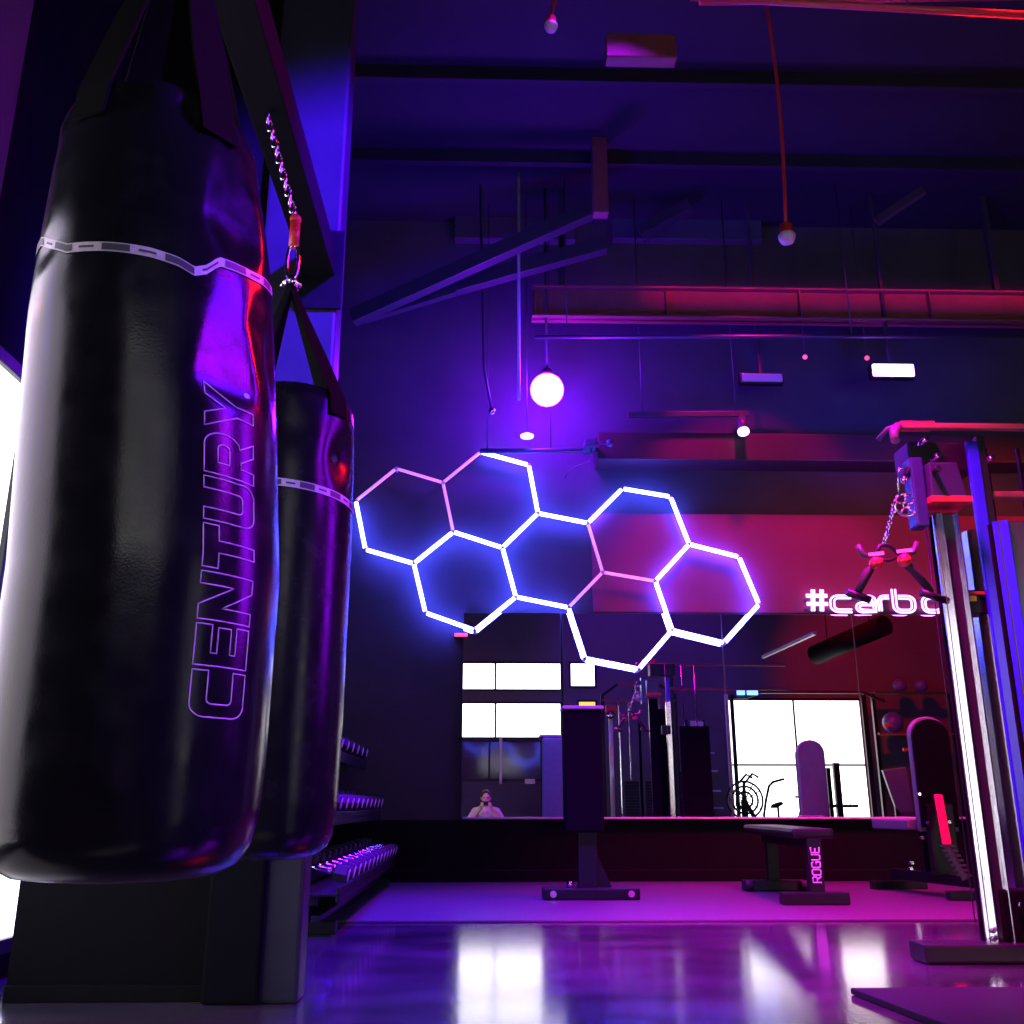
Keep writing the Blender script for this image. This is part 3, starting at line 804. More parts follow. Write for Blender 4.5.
strk = {'R': [[(0, 0), (0, 1), (.5, 1), (.6, .9), (.6, .62), (.5, .5), (0, .5)], [(.3, .5), (.65, 0)]],
        'O': [[(.1, 0), (0, .12), (0, .88), (.1, 1), (.5, 1), (.6, .88), (.6, .12), (.5, 0), (.1, 0)]],
        'G': [[(.6, .82), (.5, 1), (.1, 1), (0, .88), (0, .12), (.1, 0), (.6, 0), (.6, .48), (.32, .48)]],
        'U': [[(0, 1), (0, .12), (.1, 0), (.5, 0), (.6, .12), (.6, 1)]], 'E': [[(.6, 1), (0, 1), (0, 0), (.6, 0)], [(0, .5), (.5, .5)]]}
lt = MB(); zA, zB = at(815, 882, pn_.y).z, at(812, 847, pn_.y).z; k_ = (zB-zA)/(5*.6+4*.22); u0 = 0
for ch in 'ROGUE':
    for s in strk[ch]:
        lt.tube([bq(-.037, .026-v*.052, zA+k_*(u0+u)) for u, v in s], .0048, 6)
    u0 += .82
t.part('lettering', lt, mat('white_letter', (.85, .8, .85), .5), nl, label='white upright lettering')

# ------------------------------------------------------------------ adjustable bench with upright back
YA = 6.87
pt_ = at(930, 716, YA); zs_ = .50
t = Thing('adjustable_bench', 'adjustable weight bench with tall upright rounded backrest beside the chrome machine', 'bench', (pt_.x, YA, .012))
def rpad(w, h, r, n=8):
    return [(-w/2, 0), (w/2, 0), (w/2, h-r)]+[(w/2-r+r*math.cos(R(90*i/n)), h-r+r*math.sin(R(90*i/n))) for i in range(1, n+1)]+[(-w/2+r+r*math.cos(R(90+90*i/n)), h-r+r*math.sin(R(90+90*i/n))) for i in range(n+1)]
wpad = at(949, 770, YA).x-at(911, 770, YA).x
t.part('backrest', MB().prism(rpad(wpad, pt_.z-.42, wpad*.48), lambda u, v, w: Vector((pt_.x+u, YA+w+.05, .42+v)), .07, .012), padp)
t.part('back_plate', MB().prism(rpad(wpad*.97, pt_.z-.47, wpad*.46), lambda u, v, w: Vector((pt_.x+u, YA+w+.025, .45+v)), .025), matte)
t.part('seat', MB().prism([(-.17, 0), (.17, 0), (.13, .42), (-.13, .42)], lambda u, v, w: Vector((pt_.x-.06+u*.75-v*.28, YA+.14+v, zs_-.07+w)), .07, .012), padp)
t.part('frame', MB().bar((pt_.x-.12, YA+.62, .12), (pt_.x+.05, YA-.25, .12), .06, .07).bar((pt_.x-.03, YA+.25, .12), (pt_.x-.03, YA+.25, zs_-.07), .06).bar((pt_.x-.01, YA+.02, .14), (pt_.x-.01, YA+.02, .60), .18, .05), black)
t.part('foot', MB().bar((pt_.x-.30, YA+.62, .04), (pt_.x+.10, YA+.62, .04), .06, .055), black)
q0, q1 = at(945, 872, YA-.25), at(992, 875, YA-.25)
t.part('foot', MB().bar((q0.x, YA-.25, .042), (q1.x+.1, YA-.25, .042), .06, .055), black)
q0, q1 = at(938, 796, YA-.05), at(947, 846, YA-.2)
t.part('support_tube', MB().bar(q0, q1, .055, .045), redm, label='red support tube')
q2 = at(966, 880, YA-.26); lad = MB().bar(q1, q2, .05, .035)
for i in range(7):
    c = q1.lerp(q2, i/7); lad.bar(c+Vector((-.05, -.01, .0)), c+Vector((.05, -.01, 0)), .014, .014, .002)
t.part('ladder_arm', lad, steel)
bl = MB()
for px, py in ((921, 794), (930, 823), (925, 838), (914, 863), (913, 869), (951, 822)):
    q = at(px, py, YA-.03); bl.cyl((q.x, YA-.01, q.z), (q.x, YA+.04, q.z), .011, n=8)
t.part('bolt', bl, chrome)

# ------------------------------------------------------------------ chrome cable machine at the right
YC = 4.4
cA = atz(993, 945, .06); YC = cA.y
def xc_(px, py): return at(px, py, YC).x
ZT = at(960, 427, YC).z
cx = xc_(960, 641)
CM = Thing('cable_machine', 'large chrome-columned cable machine at the right edge of the photo', 'gym machine', (cx+.4, YC+.3, 0.0))
def column(mb, x, y, z0, z1, w, dpt, r=.02):
    n = 6; poly = []
    for k, (sx, sy) in enumerate(((1, 1), (-1, 1), (-1, -1), (1, -1))):
        for i in range(n+1):
            an = R(90*k+90*i/n); poly.append((x+sx*(w/2-r)+r*math.cos(an), y+sy*(dpt/2-r)+r*math.sin(an)))
    t_ = bmesh.new()
    A = [t_.verts.new((u, v, z0)) for u, v in poly]; B = [t_.verts.new((u, v, z1)) for u, v in poly]; N = len(poly)
    t_.faces.new(A[::-1]); t_.faces.new(B)
    for k in range(N):
        f = t_.faces.new((A[k], A[(k+1) % N], B[(k+1) % N], B[k])); f.smooth = True
    mb._add(t_); return mb
zcol = at(948, 515, YC).z
def rails(x, y, w, z0, z1, left):
    c = CM.part('column', MB().box((x-w*.42, y-.015, z0), (x+w*.5, y+.03, z1), .004), mat('dark_brushed_channel', (.10, .09, .12), .3, .8, noise=.5, nscale=25, stretch=(25, 25, .7)), label='dark brushed column between chrome rails')
    for k, (a_, b_) in enumerate(((-.5, -.16), (.24, .5))):
        xa_, xb_ = x+a_*w, x+b_*w
        poly = [(xa_, y+.006), (xa_, y-.004), (xb_-.004, y-.033), (xb_, y-.031), (xb_, y+.006)]
        CM.part('rail', MB().prism(poly, lambda u, v, q: Vector((u, v, z0+q)), z1-z0), left if k == 0 else brushed, c, label='bright chrome rail' if left is brushed or k else 'rail with a blue reflection in its colour')
    CM.part('back_cover', MB().box((x-w*.5, y+.031, z0), (x+w*.52, y+.05, z1), .003), matte, c)
bluerefl = mat('blue_reflection_metal', (.02, .02, .50), .25, noise=.15)  # blue reflection on the machine's metal, put into the base colour
rails(cx, YC, .104, .07, zcol, brushed)
cx2 = at(996, 545, YC-.25).x+.075
rails(cx2, YC-.25, .15, .07, at(1010, 522, YC-.25).z, bluerefl)
# pale drilled upright
YU = YC+.08
xu = at(989, 641, YU).x
up_ = CM.part('drilled_upright', MB().prism([(xu-.028, YU+.06), (xu-.028, YU+.01), (xu+.016, YU-.026), (xu+.028, YU-.026), (xu+.028, YU+.06)], lambda u, v, q: Vector((u, v, .07+q)), at(985, 530, YU).z-.07), mat('satin_pale_metal', (.80, .79, .70), .2, 1., noise=.15, nscale=30, stretch=(30, 30, .6)), label='pale upright with a row of holes')
hl = MB(); z = .2
while z < at(985, 540, YU).z:
    hl.cyl((xu+.016, YU-.032, z), (xu+.016, YU-.01, z), .009, n=10); z += .135
CM.part('hole', hl, matte, up_)
xk = at(1000.5, 641, YC+.02).x
CM.part('upright', MB().box((xk-.027, YC+.02, .07), (xk+.027, YC+.045, ZT-.06), .006), bluerefl, label='upright with a blue reflection in its colour')
xk2 = xk+.055
CM.part('upright', MB().box((xk2-.026, YC+.03, .07), (xk2+.012, YC+.07, ZT-.03), .006), black)
# top bars
xL = xc_(896, 425)
CM.part('top_bar', MB().bar((xL, YC, ZT), (cx+1.7, YC, ZT), .034, .03, .008), steelr)
CM.part('pull_up_grip', MB().tube([(xL+.01, YC, ZT), (xL-.02, YC-.02, ZT-.03), (xL-.035, YC-.05, ZT-.09)], .022), pillm)
CM.part('pull_up_grip', MB().tube([(xL, YC, ZT), (xL-.015, YC+.06, ZT+.01), (xL-.05, YC+.10, ZT-.03)], .012), pillm)
zz = at(1000, 492, YC+.02).z
CM.part('cross_bar', MB().bar((xk+.02, YC+.07, zz), (cx+1.7, YC+.07, zz), .04, .035, .01), steelr)
CM.part('head_box', MB().box((xc_(920, 440), YC+.13, at(940, 462, YC).z), (xk2, YC+.3, ZT-.025), .01), black)
CM.part('cable_plate', MB().box((xc_(905, 418), YC+.05, ZT+.02), (xc_(940, 418), YC+.12, ZT+.05), .006), redm)
for px, py in ((926, 439), (938, 455), (992, 457)):
    q = at(px, py, YC); CM.part('bolt', MB().cyl((q.x, YC-.01, q.z), (q.x, YC+.13, q.z), .012, n=8), chrome)
# carriage
q0, q1 = at(933, 497, YC-.07), at(957, 462, YC-.07)
car = CM.part('carriage', MB().prism([(q0.x-.005, q0.z), (q1.x+.03, q0.z), (q1.x-.0, q1.z), (q0.x+.0, q1.z)], lambda u, v, w: Vector((u, YC-.07+w, v)), .14, .008), mat('dark_violet_cast', (.02, .012, .05), .3, noise=.2))
CM.part('carriage_base', MB().box((q0.x-.012, YC-.08, q0.z-.025), (q1.x+.045, YC+.09, q0.z+.005), .006), redm, car, label='red lower edge')
CM.part('carriage_plate', MB().box((q0.x-.07, YC-.04, at(926, 528, YC).z), (q0.x-.012, YC+.05, at(926, 460, YC).z), .008), mat('blue_gloss_plate', (.02, .02, .10), .25), car)
CM.part('knob', MB().cyl((q0.x+.02, YC-.075, q0.z+.12), (q0.x+.02, YC-.12, q0.z+.12), .014), black, car)
# pulley in its bracket
pw = at(906, 505, YC-.02); rw = .052
w_ = MB(); w_.tube([pw+Vector((rw*math.cos(k*math.pi/12), 0, rw*math.sin(k*math.pi/12))) for k in range(24)], .006, 8, closed=True)
w_.tube([pw+Vector((rw*.25*math.cos(k*math.pi/8), 0, rw*.25*math.sin(k*math.pi/8))) for k in range(16)], .005, 8, closed=True)
for k in range(5):
    an = k*2*math.pi/5+.3; w_.cyl(pw+Vector((rw*.25*math.cos(an), 0, rw*.25*math.sin(an))), pw+Vector((rw*math.cos(an), 0, rw*math.sin(an))), .0045, n=8)
CM.part('pulley', w_, chrome)
pb_ = at(904, 480, YC-.02)
w_ = MB().tube([pw+Vector((-.03, -.012, .03)), pb_+Vector((-.035, -.012, .02)), pb_+Vector((-.02, -.012, .05)), pb_+Vector((.03, -.012, .055)), pb_+Vector((.05, -.012, .01)), pw+Vector((.045, -.012, .02))], .006, 8)
w_.ball(pb_+Vector((0, -.005, 0)), .018).bar(pw+Vector((.05, 0, .005)), (q0.x-.05, YC-.02, pw.z+.01), .03, .05)
CM.part('pulley_bracket', w_, chrome)
CM.part('arm_link', MB().bar((q0.x-.06, YC, pb_.z+.06), (pb_.x+.02, YC-.01, pb_.z+.02), .025, .03), black)
# yellow-labelled stop on the upright
q = at(977, 600, YC+.05)
st_ = CM.part('stop_block', MB().box((q.x-.045, YC+.06, q.z-.06), (q.x+.06, YC+.16, q.z+.05), .008), black)
CM.part('stop_label', MB().box((q.x-.035, YC+.05, q.z-.005), (q.x+.0, YC+.059, q.z+.02), .002), yellow, st_, label='yellow tag')
CM.part('stop_label', MB().box((q.x-.03, YC+.05, q.z+.025), (q.x+.06, YC+.059, q.z+.04), .002), redm, st_, label='orange strip')
# weight stack and base
CM.part('base', MB().box((xc_(916, 950), YC-.09, .004), (cx+1.8, YC+.07, .072), .01), black)
CM.part('base_block', MB().box((xc_(1001, 930), YC-.03, .072), (cx+1.0, YC+.06, .27), .01), matte)
ws = MB()
for k in range(16): ws.box((cx+.26, YC+.12, .10+k*.055), (cx+.58, YC+.28, .10+k*.055+.05), .004)
CM.part('weight_stack', ws, matte)
CM.part('shroud', MB().box((cx+.26, YC+.30, .07), (cx+.62, YC+.32, 1.5), .004), matte)
for dx in (.34, .50): CM.part('guide_rod', MB().cyl((cx+dx, YC+.2, .07), (cx+dx, YC+.2, ZT-.03), .011), chrome)
for px, py in ((993, 931), (994, 939), (1021, 905)):
    q = at(px, py, YC-.06); CM.part('bolt', MB().cyl((q.x, YC-.065, q.z), (q.x, YC-.04, q.z), .010, n=8), chrome)
for x in (xc_(985, 660),): CM.part('cable', MB().cyl((x, YC+.4, .1), (x, YC+.4, ZT-.05), .003, n=6), black)
# hanging handle attachment
ph = at(885, 508, YC-.02)
HA = Thing('strap_attachment', 'pair of black strap handles hanging by a chain from the cable machine pulley', 'gym attachment', ph)
pj = at(884, 545, YC-.02)
HA.part('chain', chain(MB(), (pw.x-rw*.86, YC-.02, pw.z+.02), (pj.x, YC-.02, pj.z), .010, .0035), chrome)
lj, rj = at(874, 560, YC-.02), at(902, 557, YC-.02)
HA.part('yoke', MB().tube([lj, pj+Vector((-.02, 0, -.005)), pj, pj+Vector((.025, 0, -.005)), rj], .010, 8).tube([lj+Vector((0, 0, .005)), (lj+rj)/2+Vector((0, -.01, -.012)), rj+Vector((0, 0, .005))], .006, 8), black)
for c, px, py, sx in ((lj, 858, 592, -1), (rj, 932, 592, 1)):
    HA.part('ball_stop', MB().ball(c+Vector((0, -.02, -.02)), .030), redm, label='red ball')
    e_ = at(px, py, YC-.02)
    HA.part('strap', MB().tube([c+Vector((0, 0, -.02)), c.lerp(e_, .35), e_], [.016, .020, .016], 10), rubber)
    HA.part('grip', MB().tube([e_+Vector((-.05, 0, .0)), e_+Vector((.05, 0, -.035))], .017, 12), black)
    HA.part('hook', MB().tube([c+Vector((sx*.0, -.01, .01)), c+Vector((sx*.05, -.01, .02)), c+Vector((sx*.07, -.01, .065))], .012, 8), pillm)
    HA.part('strap_label', MB().bar(c+Vector((-.035, -.032, .016)), c+Vector((.035, -.032, .024)), .004, .016, .001), bandl)

# ------------------------------------------------------------------ behind the viewer (seen in the mirrors)
def mx(px, py, Y): return mir(px, py, Y)
def crossover(Y, pxl, pxr, ytop, label):
    a, b = mx(pxl, 760, Y), mx(pxr, 760, Y); zt_ = mx(pxl, ytop, Y).z
    t = Thing('cable_crossover', label, 'gym machine', ((a.x+b.x)/2, Y, 0), 'cable machines seen in the mirrors')
    w = b.x-a.x
    for x, s in ((a.x, 1), (b.x, -1)):
        t.part('column', column(MB(), x+s*.12, Y+.1, .06, zt_-.42, .075, .06, .015), paleup)
        t.part('post', MB().box((x+s*.27, Y, .06), (x+s*.295, Y+.03, zt_-.25), .006), chrome)
        t.part('post', MB().box((x-.03, Y-.06, .06), (x+.03, Y, zt_-.18), .006), black)
        t.part('pulley', MB().lathe([(.02, -.02), (.07, -.018), (.06, 0), (.07, .018), (.02, .02)], (x+s*.12, Y+.16, zt_-.55), 18, 'Y'), chrome)
        t.part('carriage', MB().box((x+s*.04, Y+.03, zt_-.5), (x+s*.22, Y+.15, zt_-.38), .01), redm if s > 0 else black)
        t.part('brace', MB().bar((x, Y, zt_-.2), (x+s*.28, Y, zt_), .05, .05), black)
        t.part('foot', MB().box((x-.12, Y-.5, .004), (x+.12, Y+.3, .06), .008), black)
        ws = MB()
        for k in range(18): ws.box((x+s*.34-.0, Y-.06, .08+k*.05), (x+s*.34+s*.24, Y+.06, .08+k*.05+.045), .003)
        t.part('weight_stack', ws, rubber)
        t.part('stack_rod', MB().cyl((x+s*.46, Y, .06), (x+s*.46, Y, zt_-.25), .012), chrome)
    t.part('top_bar', MB().bar((a.x+.26, Y, zt_), (b.x-.26, Y, zt_), .05, .05), steelr)
    t.part('cross_bar', MB().bar((a.x, Y, zt_-.28), (b.x, Y, zt_-.28), .05, .04), steelr)
    t.part('back_panel', MB().box((a.x+.62, Y-.06, .1), (b.x-.62, Y-.03, zt_-.6), .004), matte)
    return t
crossover(-.9, 604, 678, 684, 'dark cable machine shown in the mirror right of the black tower')
# frame around the big window
Yk = -1.4
t = Thing('power_rack', 'wide black rack framing the big bright window in the mirror', 'gym rack', (mx(795, 760, Yk).x, Yk, 0))
a, b = mx(731, 760, Yk), mx(866, 760, Yk); zt_ = mx(790, 692, Yk).z
t.part('post', MB().box((a.x-.06, Yk, 0.004), (a.x, Yk+.07, zt_-.05), .006), paleup)
t.part('post', MB().box((a.x+.04, Yk, 0.004), (a.x+.10, Yk+.07, zt_-.05), .006), black)
t.part('post', MB().box((b.x, Yk, 0.004), (b.x+.09, Yk+.07, zt_-.05), .006), black)
t.part('top_bar', MB().tube([(a.x-.06, Yk, zt_-.1), (a.x+.35, Yk, zt_-.1), (a.x+.62, Yk, zt_), (b.x+.05, Yk, zt_), (b.x+.45, Yk, zt_-.16)], .03), steel)
t.part('led_sign', MB().box((mx(736, 690, Yk).x, Yk+.03, zt_-.06), (mx(744, 690, Yk).x, Yk+.06, zt_+.03), .01).box((mx(746, 690, Yk).x, Yk+.03, zt_-.06), (mx(757, 690, Yk).x, Yk+.06, zt_+.02), .01), bluled, label='blue glowing lights')
# stair climber
Ys = -1.75
c = mx(707, 815, Ys)
t = Thing('stair_climber', 'dark step machine with rungs and pale screen, left of the bright window in the mirror', 'gym machine', (c.x, Ys, 0))
m_ = MB()
for s in (0, 1): m_.bar((c.x-.20+s*.32, Ys, .0), (c.x-.24+s*.32, Ys-.3, 2.1), .05)
m_.bar((c.x-.3, Ys+.1, .03), (c.x+.35, Ys+.1, .03), .3, .06)
t.part('frame', m_, black)
for i, py in enumerate((753, 771, 791, 808)):
    q = mx(705+i*3, py, Ys); t.part('rung', MB().bar((q.x-.13, Ys+.03, q.z), (q.x+.16, Ys+.03, q.z), .10, .022), ledge)
q = mx(697, 735, Ys)
t.part('screen', MB().prism([(-.11, .26), (.13, .24), (.12, -.20), (.02, -.26), (-.06, -.24)], lambda u, v, w: Vector((q.x+u, Ys-.05+w, q.z+v)), .04), ledge, label='pale screen')
t.part('console_arm', MB().bar((q.x, Ys-.06, q.z), (c.x-.05, Ys-.25, q.z), .05), black)
# air bike
Yb_ = -.5
c = mx(745, 800, Yb_)
t = Thing('air_bike', 'dark fan bike shown in the mirror at the lower left of the bright window', 'exercise bike', (c.x, Yb_, 0))
zc = c.z
w_ = MB()
for rr in (.30, .22, .13): w_.tube([(c.x+rr*math.cos(k*math.pi/14), Yb_, zc+rr*math.sin(k*math.pi/14)) for k in range(28)], .018, 8, closed=True)
for k in range(12): w_.bar((c.x, Yb_, zc), (c.x+.29*math.cos(k*math.pi/6), Yb_, zc+.29*math.sin(k*math.pi/6)), .05, .012, .002)
t.part('fan_wheel', w_, black)
t.part('frame', MB().bar((c.x-.02, Yb_, zc), (c.x+.35, Yb_-.1, .08), .06).bar((c.x+.25, Yb_, .05), (c.x-.4, Yb_, .05), .08, .06).bar((c.x-.02, Yb_+.02, .05), (c.x-.02, Yb_+.02, zc), .10, .06), black)
for s in (-1, 1):
    t.part('handle', MB().tube([(c.x-.1, Yb_+.2*s, zc-.1), (c.x-.06, Yb_+.22*s, zc+.25), (c.x+.10, Yb_+.2*s, zc+.42), (c.x+.20, Yb_+.2*s, zc+.36)], .02), black)
# spin bike
c = mx(775, 803, -1.2)
t = Thing('exercise_bike', 'slim bike with a bent handlebar and saddle, shown against the bright window in the mirror', 'exercise bike', (c.x, -1.2, 0))
q = [mx(x, y, -1.2) for x, y in ((764, 815), (766, 800), (769, 786), (773, 782), (784, 779))]
t.part('handlebar', MB().tube([(q[0].x, -1.2, .3)]+q, .022), black)
t.part('saddle', MB().lathe([(.02, -.03), (.10, 0), (.08, .05), (.02, .06)], (mx(777, 806, -1.2)), 16, fn=lambda p, a, r, z: Vector((p.x*1.2, p.y*.8, p.z+p.x*.35))), black)
t.part('seat_post', MB().cyl((c.x+.05, -1.2, .08), mx(778, 807, -1.2), .02), black)
t.part('frame', MB().bar((q[0].x, -1.2, .3), (c.x+.12, -1.2, .3), .06).bar((q[0].x-.1, -1.2, .04), (c.x+.3, -1.2, .04), .07).bar((c.x, -1.2, .04), (c.x, -1.2, .3), .06), black)
# paired dark posts
c = mx(834, 790, -1.3)
t = Thing('storage_post', 'pair of short dark posts on a crossbar, right of the mirrored purple backrest', 'rack', (c.x, -1.3, 0))
zt1, zt2 = mx(829, 768, -1.3).z, mx(838, 763, -1.3).z
t.part('post', MB().box((mx(825.5, 780, -1.3).x, -1.3, 0.004), (mx(829.5, 780, -1.3).x, -1.2, zt1), .01), black)
t.part('post', MB().box((mx(833, 780, -1.3).x, -1.3, 0.004), (mx(839, 780, -1.3).x, -1.2, zt2), .01), black)
z = mx(834, 806, -1.3).z
t.part('crossbar', MB().bar((mx(819, 806, -1.3).x, -1.25, z), (mx(857, 806, -1.3).x, -1.25, z), .04, .05), black)
t.part('cord', MB().tube([mx(x, y, -1.26) for x, y in ((838, 795), (845, 794), (849, 798), (851, 805))], .008, 6), black)
# incline bench and ball rack further right
c = mx(897, 790, -.4)
t = Thing('incline_bench', 'bench with a slanting pink-lit backrest, shown in the mirror left of the upright backrest', 'bench', (c.x, -.4, 0))
P4 = [mx(x, y, -.4) for x, y in ((883, 771), (906, 768), (914, 812), (901, 812), (896, 808))]
mb = MB(); t_ = bmesh.new()
A = [t_.verts.new(p) for p in P4]; B = [t_.verts.new(p+Vector((0, -.08, .02))) for p in P4]
t_.faces.new(A); t_.faces.new(B[::-1])
for k in range(5): t_.faces.new((A[k], A[(k+1) % 5], B[(k+1) % 5], B[k]))
bmesh.ops.recalc_face_normals(t_, faces=t_.faces[:]); mb._add(t_)
t.part('backrest', mb, padp)
t.part('frame', MB().bar((c.x, -.5, .04), (c.x, -.5, .75), .06).bar((c.x-.3, -.5, .04), (c.x+.3, -.5, .04), .08, .06), black)
c = mx(908, 700, -1.5); zs2 = mx(905, 694, -1.5).z
a, b = mx(872, 694, -1.5), mx(948, 694, -1.5)
t = Thing('ball_rack', 'tall dark rack topped with balls, shown in the mirror below the pink sign', 'rack', (c.x, -1.5, 0))
for x in (a.x, b.x): t.part('post', MB().box((x-.03, -1.53, .004), (x+.03, -1.45, zs2), .006), black)
t.part('shelf', MB().box((a.x, -1.6, zs2), (b.x, -1.35, zs2+.03), .004), steel)
z = mx(905, 735, -1.5).z; t.part('shelf', MB().box((a.x, -1.6, z), (b.x, -1.35, z+.03), .004), steelr)
for px, py in ((887, 726), (906, 750)):
    q = mx(px, py, -1.45); t.part('grip', MB().cyl((q.x-.1, -1.33, q.z), (q.x+.1, -1.33, q.z), .03), redm)
balls = [(900, 686, 'blue ball on top of the rack in the mirror, the left one'), (921, 686, 'blue ball on top of the rack in the mirror, the right one')]
balm = mat('blue_ball', (.08, .08, .35), .4)
for px, py, lab in balls:
    q = mx(px, py, -1.47); single('medicine_ball', MB().ball((q.x, -1.47, zs2+.03+.125), .125), balm, lab, 'ball', (q.x, -1.47, zs2+.03), 'balls on the mirrored rack')
q = mx(892, 713, -1.47); z = mx(905, 735, -1.5).z+.03
single('medicine_ball', MB().ball((q.x, -1.47, z+.19), .19), balm, 'large blue ball on the middle shelf of the rack in the mirror', 'ball', (q.x, -1.47, z))
# leaning board, low dark wall, small fittings behind the photographer
for x0, y0, x1, y1, lab in ((499.5, 738, 502, 781, 'tall thin white post below the mirrored window strips'), (546, 738, 549, 781, 'white post at the right end of the mirrored window strips')):
    a, b = mx(x0, y0, -1.95), mx(x1, y1, -1.95)
    single('white_post', MB().box((a.x, -2.0, .3), (b.x, -1.95, a.z), .004), ledge, lab, 'post', (a.x, -2, .3), 'white posts below the mirrored windows')
a, b = mx(450, 784, -1.9), mx(536, 784, -1.9)
single('low_cabinet', MB().box((a.x, -2.05, 0.002), (b.x+.4, -1.75, a.z), .01), mat('navy_cabinet', (.02, .02, .05), .6), 'low dark cabinet behind the photographer in the mirror', 'cabinet')
a = mx(530, 778, -1.85); single('paper_stack', MB().box((a.x-.09, -1.95, mx(450, 784, -1.9).z+.001), (a.x+.09, -1.82, mx(450, 784, -1.9).z+.085), .006), ledge, 'small white pack on the low dark cabinet in the mirror', 'box')
p = at(461, 635, 8.22)
t = Thing('wall_light', 'small pink glowing strip at the upper left corner of the narrow mirror', 'light', p)
t.part('strip', MB().box((p.x-.055, 8.2, p.z-.014), (p.x+.055, 8.225, p.z+.014), .004), pinkled)
t.part('housing', MB().box((p.x-.06, 8.225, p.z-.02), (p.x+.06, 8.3, p.z+.02), .004), black)

# back-wall ceiling bars (seen as slanting bright lines in the mirror)
a, b = mx(763, 657, -.6), mx(815, 633, 2.2)
single('track_rail', MB().bar(a, b, .05, .05), ledge, 'pale slanting track seen in the mirror above the bright window', 'track')
a, b = mx(815, 655, 0), mx(885, 625, 1.5)
single('air_duct', MB().cyl(a, b, .16, n=20).cyl(a.lerp(b, .2), (a.lerp(b, .2).x, a.lerp(b, .2).y, ZC), .008, n=6).cyl(a.lerp(b, .8), (a.lerp(b, .8).x, a.lerp(b, .8).y, ZC), .008, n=6), matte, 'round dark duct seen slanting in the mirror below the pink sign', 'duct')

# ------------------------------------------------------------------ the photographer
def limb(mb, pts, rs):
    for (a, ra), (b, rb) in zip(zip(pts, rs), list(zip(pts, rs))[1:]):
        mb.tube([a, Vector(a).lerp(Vector(b), .5), b], [ra, (ra+rb)/2*1.04, rb], 12)
    for p, r in zip(pts, rs): mb.ball(p, r, seg=12)
def figure():
    B, S, P_ = MB(), MB(), MB()
    for mb, e in ((B, 0), (S, .012)):
        limb(mb, [(0, -.60, .14), (0, -.56, .28), (0, -.50, .42), (0, -.44, .49)], [.135+e, .125+e, .135+e, .10+e])
        for s in (-1, 1):
            limb(mb, [(0, -.45, .48), (s*.17, -.43, .475)], [.09+e, .065+e])
            if e: limb(mb, [(s*.17, -.43, .475), (s*.255, -.30, .36)], [.06+e, .05+e])
    for s in (-1, 1):
        limb(B, [(s*.17, -.43, .475), (s*.275, -.27, .335), (s*.085, -.11, .53)], [.056, .042, .028])
        # hand: palm and fingers wrapped round the phone's edge
        w = Vector((s*.085, -.11, .53)); k = Vector((s*.070, -.055, .585))
        limb(B, [w, w.lerp(k, .6), k], [.027, .030, .024])
        for i, (L, dz) in enumerate(((.055, .028), (.062, .010), (.058, -.008), (.046, -.024))):
            b0 = k+Vector((s*.004, .006, dz)); b1_ = b0+Vector((s*.004, .022, .006)); b2_ = b1_+Vector((-s*L*.6, .010, .004))
            limb(B, [b0, b1_, b2_], [.0095, .009, .0075])
        limb(B, [w.lerp(k, .4), k+Vector((-s*.02, -.02, .0)), k+Vector((-s*.045, -.01, .018))], [.013, .011, .009])
        hip, knee, ank = (s*.09, -.58, .13), (s*.36, -.26, .135), (-s*.02, -.17-.09*(s > 0), .075)
        limb(B, [hip, knee, ank], [.085, .055, .038]); limb(P_, [hip, knee, Vector(knee).lerp(Vector(ank), .9)], [.097, .066, .052])
        limb(B, [ank, Vector(ank)+Vector((-s*.12, .05, -.03))], [.04, .03])
    P_.ball((0, -.6, .15), .15, 1.05, .9, .85)
    limb(B, [(0, -.44, .49), (0, -.38, .60)], [.058, .052])
    h = Vector((0, -.32, .695))
    B.ball(h+Vector((0, -.015, .015)), .10, .76, .95, 1.05).ball(h+Vector((0, .02, -.045)), .07, .78, .9, .9)
    B.ball(h+Vector((0, .088, -.012)), .016, .8, 1., 1.5)                   # nose
    B.ball(h+Vector((0, .074, -.052)), .02, 1.2, .5, .45)                  # mouth
    for s in (-1, 1): B.ball(h+Vector((s*.078, -.01, 0)), .026, .35, .7, 1.1)
    t = Thing('person', 'person sitting low in a pale top holding up a phone, in the narrow mirror', 'person', (0, -.55, 0))
    def vox(o, v):
        r = o.modifiers.new('r', 'REMESH'); r.mode = 'VOXEL'; r.voxel_size = v; r.use_smooth_shade = True
        s_ = o.modifiers.new('s', 'SMOOTH'); s_.factor = .5; s_.iterations = 3
    vox(t.part('body', B, skin), .006)
    vox(t.part('shirt', S, shirt), .010); vox(t.part('trousers', P_, trous), .011)
    hr = MB().ball(h+Vector((0, -.03, .035)), .105, .82, .95, .98); vox(t.part('hair', hr, hairm), .008)
    ey = MB()
    for s in (-1, 1): ey.ball(h+Vector((s*.031, .071, .012)), .011, seg=10)
    t.part('eyes', ey, matte)
figure()
t = Thing('phone', 'dark phone held up by the sitting person, seen in the narrow mirror', 'phone', (0, -.04, .52))
t.part('case', MB().box((-.068, -.045, .575), (.068, -.036, .645), .004), black)
t.part('screen', MB().box((-.062, -.047, .58), (.062, -.0452, .64)), frost)

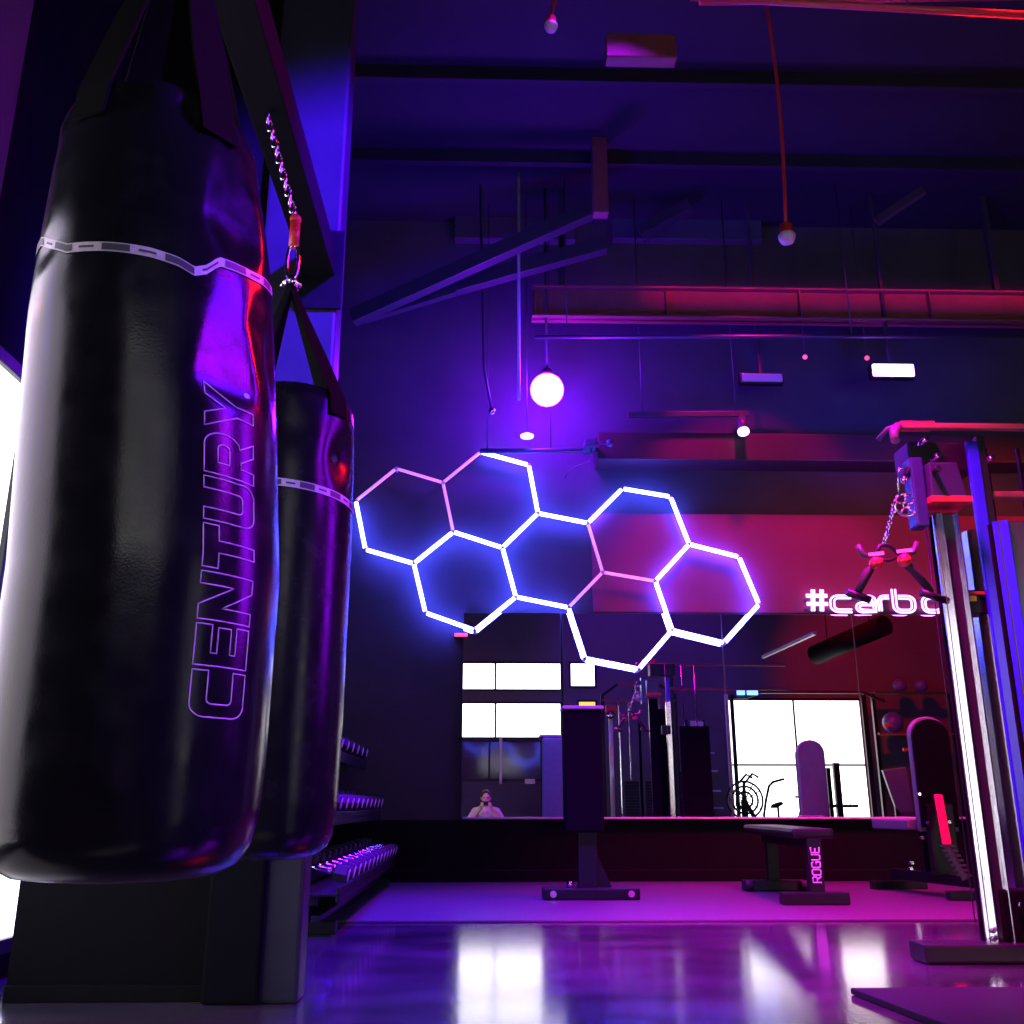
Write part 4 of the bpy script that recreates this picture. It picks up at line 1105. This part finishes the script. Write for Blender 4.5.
# ------------------------------------------------------------------ lights
def area(name, loc, tgt, size, power, c, sy=None, spread=180):
    l = bpy.data.lights.new(name, 'AREA'); l.energy = power; l.color = c; l.size = size; l.spread = R(spread)
    if sy: l.shape = 'RECTANGLE'; l.size_y = sy
    o = bpy.data.objects.new(name, l); col.objects.link(o); o.location = loc
    o.rotation_euler = (Vector(tgt)-Vector(loc)).to_track_quat('-Z', 'Y').to_euler()
def spot(name, loc, tgt, power, c, ang=60, blend=.5, r=.1):
    l = bpy.data.lights.new(name, 'SPOT'); l.energy = power; l.color = c; l.spot_size = R(ang); l.spot_blend = blend; l.shadow_soft_size = r
    o = bpy.data.objects.new(name, l); col.objects.link(o); o.location = loc
    o.rotation_euler = (Vector(tgt)-Vector(loc)).to_track_quat('-Z', 'Y').to_euler()
spot('blue_wash', (-.6, 4.7, 5.7), (-.4, 4.9, 0), 8500, (.04, .001, 1.), 52, .7, .4)
spot('magenta_wash', (3.0, 6.3, 4.7), (2.5, 6.6, 0), 3000, (1., .002, .42), 64, .7, .3)
spot('magenta_front', (1.2, 3.4, 4.3), (1.7, 4.6, 0), 4600, (1., .002, .46), 50, .7, .3)
spot('magenta_band', (2.2, 6.6, 5.7), (2.3, 8.3, 2.1), 620, (1., .002, .42), 44, .5, .12)
area('beam_red', (4.0, 7.0, 4.93), (4.0, 7.7, 5.0), 5.2, 4.2, (1., .002, .30), .05, 34)  # added strip light, only there to redden the beam front
spot('violet_wash', (.8, 4.6, 5.7), (.7, 5.4, 0), 4200, (.36, .001, 1.), 56, .7, .4)
spot('red_spot', (6.8, 5.4, 3.3), (3.8, 8.3, 2.4), 450, (1., .002, .02), 40, .6, .15)
spot('red_spot_back', (5.2, 2.6, 4.6), (7.8, -2.1, 2.6), 800, (1., .002, .02), 56, .6, .2)
spot('blue_up', (-.3, 6.0, 2.4), (0.6, 8.0, 5.6), 560, (.008, .001, 1.), 95, .8, .3)
spot('blue_up_right', (3.4, 6.6, 3.0), (3.4, 8.2, 4.9), 160, (.02, .001, 1.), 90, .8, .2)  # added, stands in for the floodlight's blue glow on the wall
spot('violet_back', (2.4, 1.6, 5.6), (3.0, -2.1, 3.2), 500, (.24, .002, 1.), 60, .7, .3)
spot('magenta_back', (5.6, 3.4, 4.4), (7.1, -.4, .8), 420, (1., .002, .45), 24, .6, .2)
spot('blue_front', (1.5, .8, 4.4), (-.60, 3.4, 2.72), 16000, (.07, .001, 1.), 25, .6, .15)
area('violet_side', (3.2, 2.75, 2.5), (-.5, 1.6, 1.1), .6, 34, (.30, .002, 1.), 2.2, 80)  # added unseen light for the violet sheen on the bags' right sides
area('red_side', (2.8, 4.2, 4.3), (-.5, 1.6, 1.55), .5, 26, (1., .004, .01), .8, 80)  # added unseen light for the red highlight on the big bag's fold
area('blue_side', (3.0, 1.5, 3.9), (-.6, 1.5, 1.6), .7, 42, (.12, .002, 1.), .9, 80)  # unseen light added so the bag's upper crease reflects blue
area('violet_low', (3.0, 1.15, 2.9), (-.5, 1.4, 1.3), .7, 16, (.38, .002, 1.), .6, 80)  # added so the flat crease below the bag's band reflects violet

w = bpy.data.worlds.new('world'); sc.world = w; w.use_nodes = True
w.node_tree.nodes['Background'].inputs[0].default_value = (.10, .04, 1., 1); w.node_tree.nodes['Background'].inputs[1].default_value = .0
